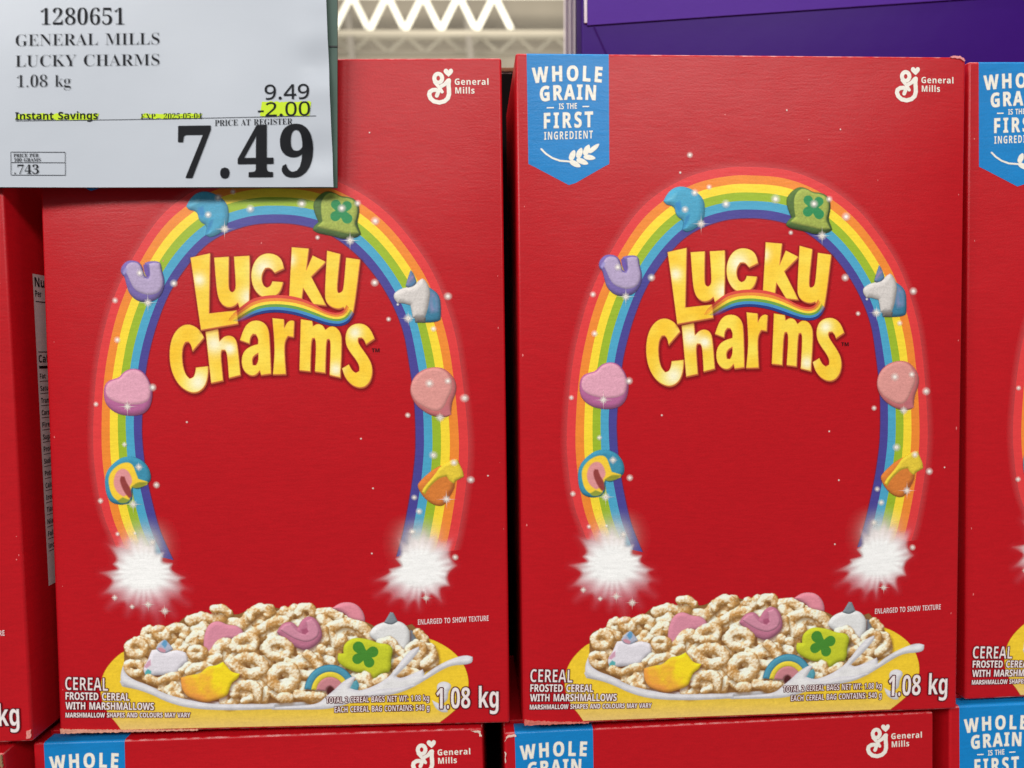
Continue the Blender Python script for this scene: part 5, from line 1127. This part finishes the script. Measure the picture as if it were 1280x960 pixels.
    for s_ in rows:
        s_ = ''.join(ch for ch in s_ if ch in ok)
        stext(s_, 19.0, yy, 19.0 + 1.5 * len(s_), 2.3)
        srect(18.8, yy + 1.1, 64, yy + 1.35)
        yy += 5.6
    return root

# poses: front-face centre relative to the eye, and tilt, in degrees
POSES = [
 ((-0.09155, 0.34664, -0.0197), (-0.152, -0.013, -0.86), 'big red cereal box whose top left corner hides behind the price card'),
 ((0.11779, 0.34267, -0.01946), (0.153, 0.01, 0.86), 'big red cereal box in the middle right, its blue banner and rainbow fully in view'),
 ((0.32852, 0.35329, -0.01791), (0.139, -0.496, 0.87), 'red cereal box cut off by the right edge, its blue banner beside the purple carton'),
 ((-0.30427, 0.34127, -0.02042), (-0.163, -0.898, -0.84), 'red cereal box at the far left with a nutrition table on its visible side'),
 ((-0.10252, 0.34675, -0.32312), (-0.159, -0.611, -0.847), 'red cereal box of the lower row under the upper box beside the price card'),
 ((0.11068, 0.34751, -0.32349), (0.137, -0.586, 0.872), 'lower row cereal box with torn left corner, under the fully visible one'),
 ((0.3225, 0.3520, -0.3198), (0.137, -0.586, 0.87), 'lower row cereal box in the bottom right corner, blue banner at its left'),
 ((-0.3126, 0.3400, -0.3248), (-0.16, -0.7, -0.84), 'red cereal box at the bottom left corner with a torn brown top corner'),
]
def copy_tree(o, parent=None):
    c = o.copy(); C.objects.link(c); c.parent = parent
    for ch in o.children:
        copy_tree(ch, c)
    return c
first = make_box()
boxes = []
for i, (t, e, lab) in enumerate(POSES):
    b = first if i == 0 else copy_tree(first)
    b.location = EYE + Vector(t)
    b.rotation_euler = Euler([math.radians(v) for v in e], 'XYZ')
    b['label'] = lab
    for o_ in b.children_recursive:
        o_['seed'] = i * 0.73
    b['category'] = 'cereal box'
    b['group'] = 'red cereal boxes stacked in two rows'
    boxes.append(b)

# ---- torn paper at a few corners and edges
TORN = card_material('torn_board', rough=0.8, spec=0.2, grain=0.6, mottle=0.2)
def torn(box, name, pts, seed, col, thick=0.0005, lab=None):
    """ragged flake of bare board: outline pts (u from left, v from top, metres), lifted a little off the face"""
    rr = random.Random(seed)
    P = []
    n = len(pts)
    for i in range(n):
        a, b_ = Vector(pts[i]), Vector(pts[(i + 1) % n])
        k = max(2, int((b_ - a).length / 0.0006))
        for j in range(k):
            m = a.lerp(b_, j / k)
            P.append((m.x + rr.uniform(-1, 1) * 0.00022, m.y + rr.uniform(-1, 1) * 0.00022))
    V, F = fill_curves([P])
    q = np.stack([V[:, 0] - BW / 2, np.full(len(V), -thick), BH / 2 - V[:, 1]], -1)
    n = len(q)
    back = q + [0, thick * 0.9, 0]
    # rim
    m = len(P)
    rimv = [(x - BW / 2, -thick, BH / 2 - y) for x, y in P] + [(x - BW / 2, -0.0001, BH / 2 - y) for x, y in P]
    faces = list(F) + [(n + i, n + (i + 1) % m, n + m + (i + 1) % m, n + m + i) for i in range(m)]
    me = mesh_np(name, np.vstack([q, rimv]), faces)
    colour(me, col)
    o = put(name, me, box, TORN)
    if lab:
        o['label'] = lab
    return o
PAPER = rgb(232, 196, 176)
mm = 0.001
torn(boxes[0], 'torn_edge', [(0.5*mm, 297.6*mm), (3*mm, 298*mm), (30*mm, 298.8*mm), (62*mm, 299.3*mm), (62*mm, 299.8*mm), (0.6*mm, 299.8*mm)], 1, rgb(214, 150, 128), lab='scuffed pale strip along the bottom edge')
torn(boxes[1], 'torn_edge', [(0.6*mm, 297*mm), (4*mm, 297.9*mm), (20*mm, 298.9*mm), (30*mm, 299.4*mm), (30*mm, 299.8*mm), (0.6*mm, 299.8*mm)], 2, rgb(206, 110, 98), lab='scuffed pale strip along the bottom edge')
torn(boxes[5], 'torn_corner', [(0.2*mm, 4*mm), (1.6*mm, 2.2*mm), (5.6*mm, 1.7*mm), (5.2*mm, 0.9*mm), (2*mm, 0.8*mm), (1.2*mm, 1.6*mm)], 3, rgb(230, 190, 176))
torn(boxes[5], 'torn_corner', [(0.1*mm, 9*mm), (0.7*mm, 9*mm), (0.5*mm, 14*mm), (0.1*mm, 14*mm)], 4, rgb(226, 200, 190))
torn(boxes[4], 'torn_corner', [(198*mm, 0.8*mm), (202.6*mm, 1.2*mm), (203*mm, 4*mm), (202.2*mm, 3.6*mm), (201.6*mm, 1.8*mm), (199*mm, 1.4*mm)], 5, rgb(226, 196, 180))
torn(boxes[7], 'torn_corner', [(198*mm, 0.4*mm), (202.8*mm, 0.3*mm), (203.1*mm, 6*mm), (201*mm, 4.6*mm), (199*mm, 3*mm), (196*mm, 2*mm)], 6, rgb(150, 118, 86), 0.0008)
torn(boxes[1], 'torn_corner', [(196*mm, -0.1*mm), (200.5*mm, -0.2*mm), (203*mm, 1.6*mm), (202.6*mm, 2.2*mm), (200*mm, 0.9*mm), (196.5*mm, 0.6*mm)], 8, rgb(232, 150, 150))
torn(boxes[3], 'torn_corner', [(201.2*mm, 295*mm), (203*mm, 294.6*mm), (203*mm, 298*mm), (201*mm, 298.4*mm)], 9, rgb(220, 140, 130))

# small rubbed flecks, different on every box
fr = random.Random(11)
for bi, bxo in enumerate(boxes):
    for k in range(12):
        side_ = k % 3
        if side_ == 0:
            u, v = fr.uniform(0.0012, 0.004), fr.uniform(0.02, 0.28)
        elif side_ == 1:
            u, v = BW - fr.uniform(0.0012, 0.004), fr.uniform(0.02, 0.28)
        else:
            u, v = fr.uniform(0.02, 0.18), fr.uniform(0.02, 0.285)
        n = 7
        r0 = fr.uniform(0.00018, 0.00042)
        asp = fr.uniform(0.6, 2.6)
        P = [(u - BW / 2 + r0 * math.cos(2 * math.pi * i / n) * fr.uniform(0.5, 1.1), BH / 2 - v + asp * r0 * math.sin(2 * math.pi * i / n) * fr.uniform(0.5, 1.1)) for i in range(n)]
        V = [(x, -float(bulge(np.array(x), np.array(z))) - 0.00006, z) for x, z in P]
        me = mesh_np('scuff_fleck', V, [tuple(range(n))])
        colour(me, rgb(226, 120, 118))
        put('scuff_fleck', me, bxo, PLAIN)

# ------------------------------------------------------------------ things behind the boxes
def solid(name, w, h, d, r, col, mat, parent=None, loc=(0, 0, 0), rot=(0, 0, 0)):
    me = rounded_box(name, w, h, d, r)
    colour(me, col)
    o = put(name, me, parent, mat)
    o.location = loc; o.rotation_euler = rot
    return o
def tag(o, label, cat, group=None):
    o['label'] = label; o['category'] = cat
    if group:
        o['group'] = group

BROWN = card_material('brown_board', alpha=False, rough=0.9, spec=0.05, wear_glint=True)
# brown corrugated box between the two large boxes; near-black side paints the gap's shade
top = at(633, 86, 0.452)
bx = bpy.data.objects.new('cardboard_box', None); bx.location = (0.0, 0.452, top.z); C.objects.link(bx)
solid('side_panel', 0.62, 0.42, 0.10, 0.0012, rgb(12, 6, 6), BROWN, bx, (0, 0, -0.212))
solid('top_flap', 0.60, 0.0024, 0.09, 0.0005, rgb(120, 84, 62), BROWN, bx, (0, 0.002, 0.0004))
tag(bx, 'brown cardboard box between the two big red boxes, its side coloured black for shade', 'cardboard box')

PUR = card_material('purple_board', alpha=False, rough=0.42, spec=0.14, grain=0.12, mottle=0.03)
pa, pb = at(727, 40, 0.475), at(1330, 40, 0.475)
pc = bpy.data.objects.new('purple_carton', None)
pc.location = ((pa.x + pb.x) / 2, 0.475, pa.z); C.objects.link(pc)
pc.rotation_euler = (0, math.radians(0), 0)
wP = pb.x - pa.x
PURC = rgb(54, 10, 112)
solid('carton_wall', wP, 0.24, 0.09, 0.0010, PURC, PUR, pc, (0, 0, 0.02))
fl = [at(734, 31.5, 0.4738), at(1300, -8, 0.4738), at(1300, -90, 0.4738), at(734, -90, 0.4738)]
V = []
for y in (-0.0012, -0.0004):
    for f in fl:
        V.append((f.x - pc.location.x, y, f.z - pc.location.z))
me = mesh_np('front_flap', V, [(0, 1, 2, 3), (7, 6, 5, 4), (0, 4, 5, 1), (1, 5, 6, 2), (2, 6, 7, 3), (3, 7, 4, 0)])
colour(me, rgb(74, 24, 140)); put('front_flap', me, pc, PUR)
# white highlight on the flap's left edge, put in as a pale strip
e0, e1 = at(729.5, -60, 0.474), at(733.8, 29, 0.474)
solid('edge_highlight', e1.x - e0.x, e0.z - e1.z, 0.0008, 0.0001, rgb(226, 220, 226), BROWN, pc, ((e0.x + e1.x) / 2 - pc.location.x, -0.0016, (e0.z + e1.z) / 2 - pc.location.z))
# crease at the lower left
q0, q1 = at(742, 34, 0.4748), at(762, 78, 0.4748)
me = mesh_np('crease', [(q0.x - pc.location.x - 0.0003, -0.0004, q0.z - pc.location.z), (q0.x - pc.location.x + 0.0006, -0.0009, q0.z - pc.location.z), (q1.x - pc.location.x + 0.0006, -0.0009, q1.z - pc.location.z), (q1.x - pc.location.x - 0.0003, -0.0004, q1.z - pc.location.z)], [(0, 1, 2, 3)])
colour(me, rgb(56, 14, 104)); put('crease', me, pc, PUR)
tag(pc, 'deep purple carton with an overlapping front flap, behind the right red boxes', 'carton')

# clear wrap with a pinkish fold left of the purple carton
WR = bpy.data.materials.new('clear_wrap')
N, L = nodes_of(WR)
N['Principled BSDF'].inputs['Base Color'].default_value = (0.86, 0.78, 0.77, 1)
N['Principled BSDF'].inputs['Roughness'].default_value = 0.25
N['Principled BSDF'].inputs['Alpha'].default_value = 0.62
V, F = [], []
xs = [704, 707, 710, 713, 716, 719, 722, 725, 728]
dy = [0.0, -0.003, 0.001, -0.002, 0.0015, -0.001, 0.002, -0.0015, 0.0]
for k, py in enumerate((-60, 0, 40, 100)):
    for x, d_ in zip(xs, dy):
        w_ = at(x, py, 0.50)
        V.append((w_.x, w_.y + d_, w_.z))
for k in range(3):
    for i in range(len(xs) - 1):
        a = k * len(xs) + i
        F.append((a, a + 1, a + 1 + len(xs), a + len(xs)))
me = mesh_np('plastic_wrap', V, F)
wr = put('plastic_wrap', me, None, WR)
tag(wr, 'creased clear plastic wrap hanging at the left edge of the purple carton', 'plastic wrap')

# ------------------------------------------------------------------ far background: ceiling with open web joists
def matte(name, col, rough=0.85, noise_amt=0.1, sc=2.0):
    m = bpy.data.materials.new(name)
    N, L = nodes_of(m)
    b = N['Principled BSDF']; b.inputs['Roughness'].default_value = rough
    n = N.new('ShaderNodeTexNoise'); n.inputs['Scale'].default_value = sc
    tc = N.new('ShaderNodeTexCoord'); L.new(tc.outputs['Object'], n.inputs['Vector'])
    cr = N.new('ShaderNodeValToRGB')
    c0 = s2l(col)
    cr.color_ramp.elements[0].color = (*(c0 * (1 - noise_amt)), 1); cr.color_ramp.elements[1].color = (*np.minimum(c0 * (1 + noise_amt), 1), 1)
    cr.color_ramp.elements[0].position = 0.3; cr.color_ramp.elements[1].position = 0.7
    L.new(n.outputs[0], cr.inputs[0]); L.new(cr.outputs[0], b.inputs['Base Color'])
    return m
WALLM = matte('far_wall_paint', rgb(190, 178, 158), noise_amt=0.12, sc=0.9)
def slab(name, x0, x1, y0, y1, z0, z1, mat, parent=None, kind=None):
    V = [(x, y, z) for z in (z0, z1) for y in (y0, y1) for x in (x0, x1)]
    me = mesh_np(name, V, [(0, 2, 3, 1), (4, 5, 7, 6), (0, 1, 5, 4), (2, 6, 7, 3), (0, 4, 6, 2), (1, 3, 7, 5)])
    o = put(name, me, parent, mat)
    if kind:
        o['kind'] = kind
    return o
slab('wall', -14, 14, 11.0, 11.2, -0.0, 9.0, WALLM, kind='structure')
STEEL = matte('joist_paint', rgb(236, 232, 214), noise_amt=0.03)
CHORD = matte('chord_paint', rgb(150, 142, 126), noise_amt=0.05)
def bar(bm_v, bm_f, a, b, w, d):
    a, b = Vector(a), Vector(b)
    t = (b - a).normalized()
    n = Vector((0, 1, 0))
    s = t.cross(n).normalized() * w / 2
    n = n * d / 2
    k = len(bm_v)
    for p_ in (a, b):
        bm_v += [tuple(p_ + s + n), tuple(p_ - s + n), tuple(p_ - s - n), tuple(p_ + s - n)]
    bm_f += [(k, k + 1, k + 5, k + 4), (k + 1, k + 2, k + 6, k + 5), (k + 2, k + 3, k + 7, k + 6), (k + 3, k, k + 4, k + 7), (k, k + 3, k + 2, k + 1), (k + 4, k + 5, k + 6, k + 7)]
def joist(Y, x0, period, n, ybot, ytop, wpx, mat, label):
    """valleys at pixel x0 + k*period, bottom chord at pixel ybot"""
    j = bpy.data.objects.new('roof_joist', None)
    j.location = at(x0, ybot, Y); C.objects.link(j)
    O = j.location
    px = Y / FPX * 1.02
    for k in range(-1, n):
        for s in (0, 1):
            a = at(x0 + k * period + s * period / 2, ybot if s == 0 else ytop, Y)
            b = at(x0 + k * period + (s + 1) * period / 2, ytop if s == 0 else ybot, Y)
            v, f = [], []
            off = Vector((0, 0.012 * (1 if s else -1), 0))
            bar(v, f, a - O + off, b - O + off, wpx * px, 0.02)
            put('web_member', mesh_np('web_member', v, f), j, mat)
    v, f = [], []
    bar(v, f, at(x0 - 2 * period, ybot + 2, Y) - O, at(x0 + (n + 4) * period, ybot + 2, Y) - O, 3.5 * px, 0.06)
    put('bottom_chord', mesh_np('bottom_chord', v, f), j, CHORD)
    v, f = [], []
    bar(v, f, at(x0 - 2 * period, ytop, Y) - O, at(x0 + (n + 4) * period, ytop, Y) - O, 5 * px, 0.06)
    put('top_chord', mesh_np('top_chord', v, f), j, mat)
    tag(j, label, 'roof joist')
joist(8.0, 462, 44.6, 4, 39, -6, 6.5, STEEL, 'bright white zigzag roof joist high in the blurred background')
DIM = matte('far_joist_paint', rgb(176, 168, 150), noise_amt=0.03)
joist(10.2, 440, 46, 7, 66, 46, 3.2, DIM, 'dim grey roof joist behind and below the bright zigzag one')
# darker columns seen dimly
v, f = [], []
POST = matte('post_paint', rgb(150, 142, 130))
for x in (438, 586):
    a, b = at(x - 8, -40, 9.6), at(x + 6, 110, 9.6)
    v, f = [], []
    bar(v, f, (0, 0, 0), b - a, 0.075, 0.07)
    po = put('post', mesh_np('post', v, f), None, POST)
    po.location = a
    tag(po, 'grey blurred post behind the zigzag joist, %s' % ('nearest the price card' if x == 438 else 'left of the plastic wrap'), 'post')

# ------------------------------------------------------------------ price card on its green plate, leaning in front of the upper left box
YS = 0.3372      # it hangs in the plane y = YS, just clear of the cartons
sign = bpy.data.objects.new('price_card', None)
sign.location = at(210, 117, YS)
C.objects.link(sign)
org = np.array(sign.location)
def sp3(P, off=0.0):
    P = np.asarray(P, float)
    d = np.stack([(P[:, 0] - 640) / FPX, (480 - P[:, 1]) / FPX, -np.ones(len(P))], -1) @ CR.T
    t = (YS - off) / d[:, 1]
    return d * t[:, None] + np.array(EYE)
PAPERM = card_material('sign_paper', rough=0.4, spec=0.2, grain=0.03, mottle=0.004, alpha=False, coat=0.12)
SIGNPRINT = card_material('sign_print', rough=0.5, spec=0.1, grain=0.05, mottle=0.0)
INK = card_material('sign_ink', rough=0.5, spec=0.1, grain=0.05, mottle=0.0, alpha=False)
def sheet(name, P, off, col, mat, thick=None, parent=None):
    P = np.asarray(P, float)
    n = len(P)
    V = sp3(P, off) - org
    F = [tuple(range(n))[::-1]]
    if thick:
        V2 = V + [0, thick, 0]
        V = np.vstack([V, V2])
        F += [tuple(range(n, 2 * n))] + [(i, (i + 1) % n, n + (i + 1) % n, n + i) for i in range(n)]
    me = mesh_np(name, V, F); colour(me, col)
    return put(name, me, parent or sign, mat)
GREEN = card_material('green_plate', rough=0.5, spec=0.4, grain=0.02, mottle=0.01, alpha=False)
sheet('backing_plate', [(-40, -60), (421.6, -60), (421.6, 234.5), (-40, 234.5)], -0.0006, rgb(62, 88, 76), GREEN, 0.0012)
sheet('plate_notch', [(411.2, 57), (421.7, 57), (421.7, 59), (411.2, 59)], -0.0003, rgb(20, 26, 24), GREEN, 0.0003)
# paper sheet with a slightly wavy right side
nx, ny = 60, 36
X = np.linspace(0, 1, nx)[None, :] * np.ones((ny, 1)); Yv = np.linspace(0, 1, ny)[:, None] * np.ones((1, nx))
yp = -50 + Yv * 284.6
xr = 408.5 + (yp + 0) / 235 * 9.0
xp = -36 + X * (xr + 36)
wob = 0.0005 * np.exp(-((xp - 400) / 26) ** 2) * (np.sin(yp / 17.0) + np.sin(yp / 9.0 + 2) * 0.5) + 0.00035 * np.sin(xp / 60 + yp / 90)
V = sp3(np.stack([xp.ravel(), yp.ravel()], -1)) - org
V[:, 1] -= 0.0009 + wob.ravel()
me, used = grid_mesh('paper_sheet', V.reshape(ny, nx, 3), np.ones((ny - 1, nx - 1), bool))
colour(me, rgb(193, 198, 206))
for p_ in me.polygons:
    p_.use_smooth = True
paper = put('paper_sheet', me, sign, PAPERM)
def wobz(P):
    x, y = P[:, 0], P[:, 1]
    return 0.0005 * np.exp(-((x - 400) / 26) ** 2) * (np.sin(y / 17.0) + np.sin(y / 9.0 + 2) * 0.5) + 0.00035 * np.sin(x / 60 + y / 90)
def on_paper(name, P, F, lay, col, mat=INK, parent=None):
    V = sp3(P) - org
    V[:, 1] -= 0.0009 + wobz(P) + 0.00022 + lay * 0.00006
    me = mesh_np(name, V, F); colour(me, col)
    return put(name, me, parent or sign, mat)
INKC = rgb(22, 23, 28)
def paper_map(P):
    s_ = P.shape[:-1]
    Q = P.reshape(-1, 2)
    V = sp3(Q) - org
    V[:, 1] -= 0.0009 + wobz(Q) + 0.00034
    return V.reshape(s_ + (3,))
def stxt(s, fam, p0, p1, h, bold=0.0, track=0.0, name='sign_lettering', thin=0.0):
    return text_canvas(s, fam, p0, p1, h, INKC, bold, track=track, thin=thin).build(name, sign, paper_map, 0, SIGNPRINT)
stxt('1280651', 'serif', (53, 33), (157.5, 32.4), 20.3, thin=0.55, name='item_number')
stxt('GENERAL MILLS', 'serif', (21.8, 59.5), (200.6, 56.6), 14.6, thin=0.55)
stxt('LUCKY CHARMS', 'serif', (21.8, 85.3), (200.6, 82.6), 14.4, thin=0.55)
stxt('1.08 kg', 'serif', (23.5, 110.8), (90.8, 109.6), 14.8, thin=0.55)
stxt('9.49', 'plain', (332, 125.6), (387.4, 124.8), 18.2, 0.1, name='price_digits')
stxt('-2.00', 'plain', (323.6, 147), (388.6, 145.6), 17.2, 0.1, name='price_digits')
stxt('Instant Savings', 'bold', (21.8, 151), (123.6, 149.6), 9.2)
stxt('EXP.  2025-05-04', 'serif', (177, 150), (253.6, 149.2), 7.0, thin=0.1)
stxt('PRICE AT REGISTER', 'serif', (269.7, 158.4), (366.8, 156.6), 7.4, thin=0.1)
stxt('7.49', 'serif', (224.4, 222.6), (391.2, 221), 60.5, 0.8, 20, name='price_digits')
stxt('PRICE PER', 'serif', (19.5, 197.4), (50.4, 197), 4.2)
stxt('100 GRAMS', 'serif', (20, 203), (52.8, 202.6), 4.2)
stxt('.743', 'serif', (20, 218.4), (50.4, 218), 11.2, thin=0.2, name='price_digits')
def strip(name, x0, y0, x1, y1, h, lay, col):
    n = max(2, int((x1 - x0) / 8))
    t = np.linspace(0, 1, n)
    a = np.stack([x0 + (x1 - x0) * t, y0 + (y1 - y0) * t], -1)
    P = np.vstack([a - [0, h / 2], a + [0, h / 2]])
    return on_paper(name, P, [(i, i + 1, n + i + 1, n + i) for i in range(n - 1)], lay, col)
strip('price_rule', 22, 152.3, 396, 146.2, 0.6, 1, rgb(70, 72, 78))
for (x0, y0, x1, y1) in ((16, 191, 83, 191), (16, 204, 83, 204), (16, 219.6, 83, 219.6)):
    strip('frame_rule', x0, y0, x1, y1, 0.7, 1, rgb(90, 92, 98))
for x in (16, 83):
    on_paper('frame_rule', np.array([(x - 0.35, 191), (x + 0.35, 191), (x + 0.35, 219.6), (x - 0.35, 219.6)]), [(0, 1, 2, 3)], 1, rgb(90, 92, 98))
HI = rgb(204, 232, 52)
def rag(x0, y0, x1, y1, seed):
    rr = random.Random(seed)
    n = 26
    top_ = [(x0 + (x1 - x0) * i / n, y0 + rr.uniform(-1.0, 1.0)) for i in range(n + 1)]
    bot_ = [(x0 + (x1 - x0) * i / n, y1 + rr.uniform(-0.8, 0.8)) for i in range(n + 1)]
    top_[0] = (x0 + 3, y0 + 2); bot_[-1] = (x1 - 2, y1 - 2)
    P = np.array(top_ + bot_)
    m = n + 1
    on_paper('highlighter_mark', P, [(i, i + 1, m + i + 1, m + i) for i in range(n)], 0, HI)
rag(21, 143.5, 125, 150.5, 1)
rag(176, 143, 254, 148.5, 2)
rag(326, 128.5, 390, 146.0, 3)
tag(sign, 'white warehouse price card reading 7.49 on a green plate, top left', 'price sign')
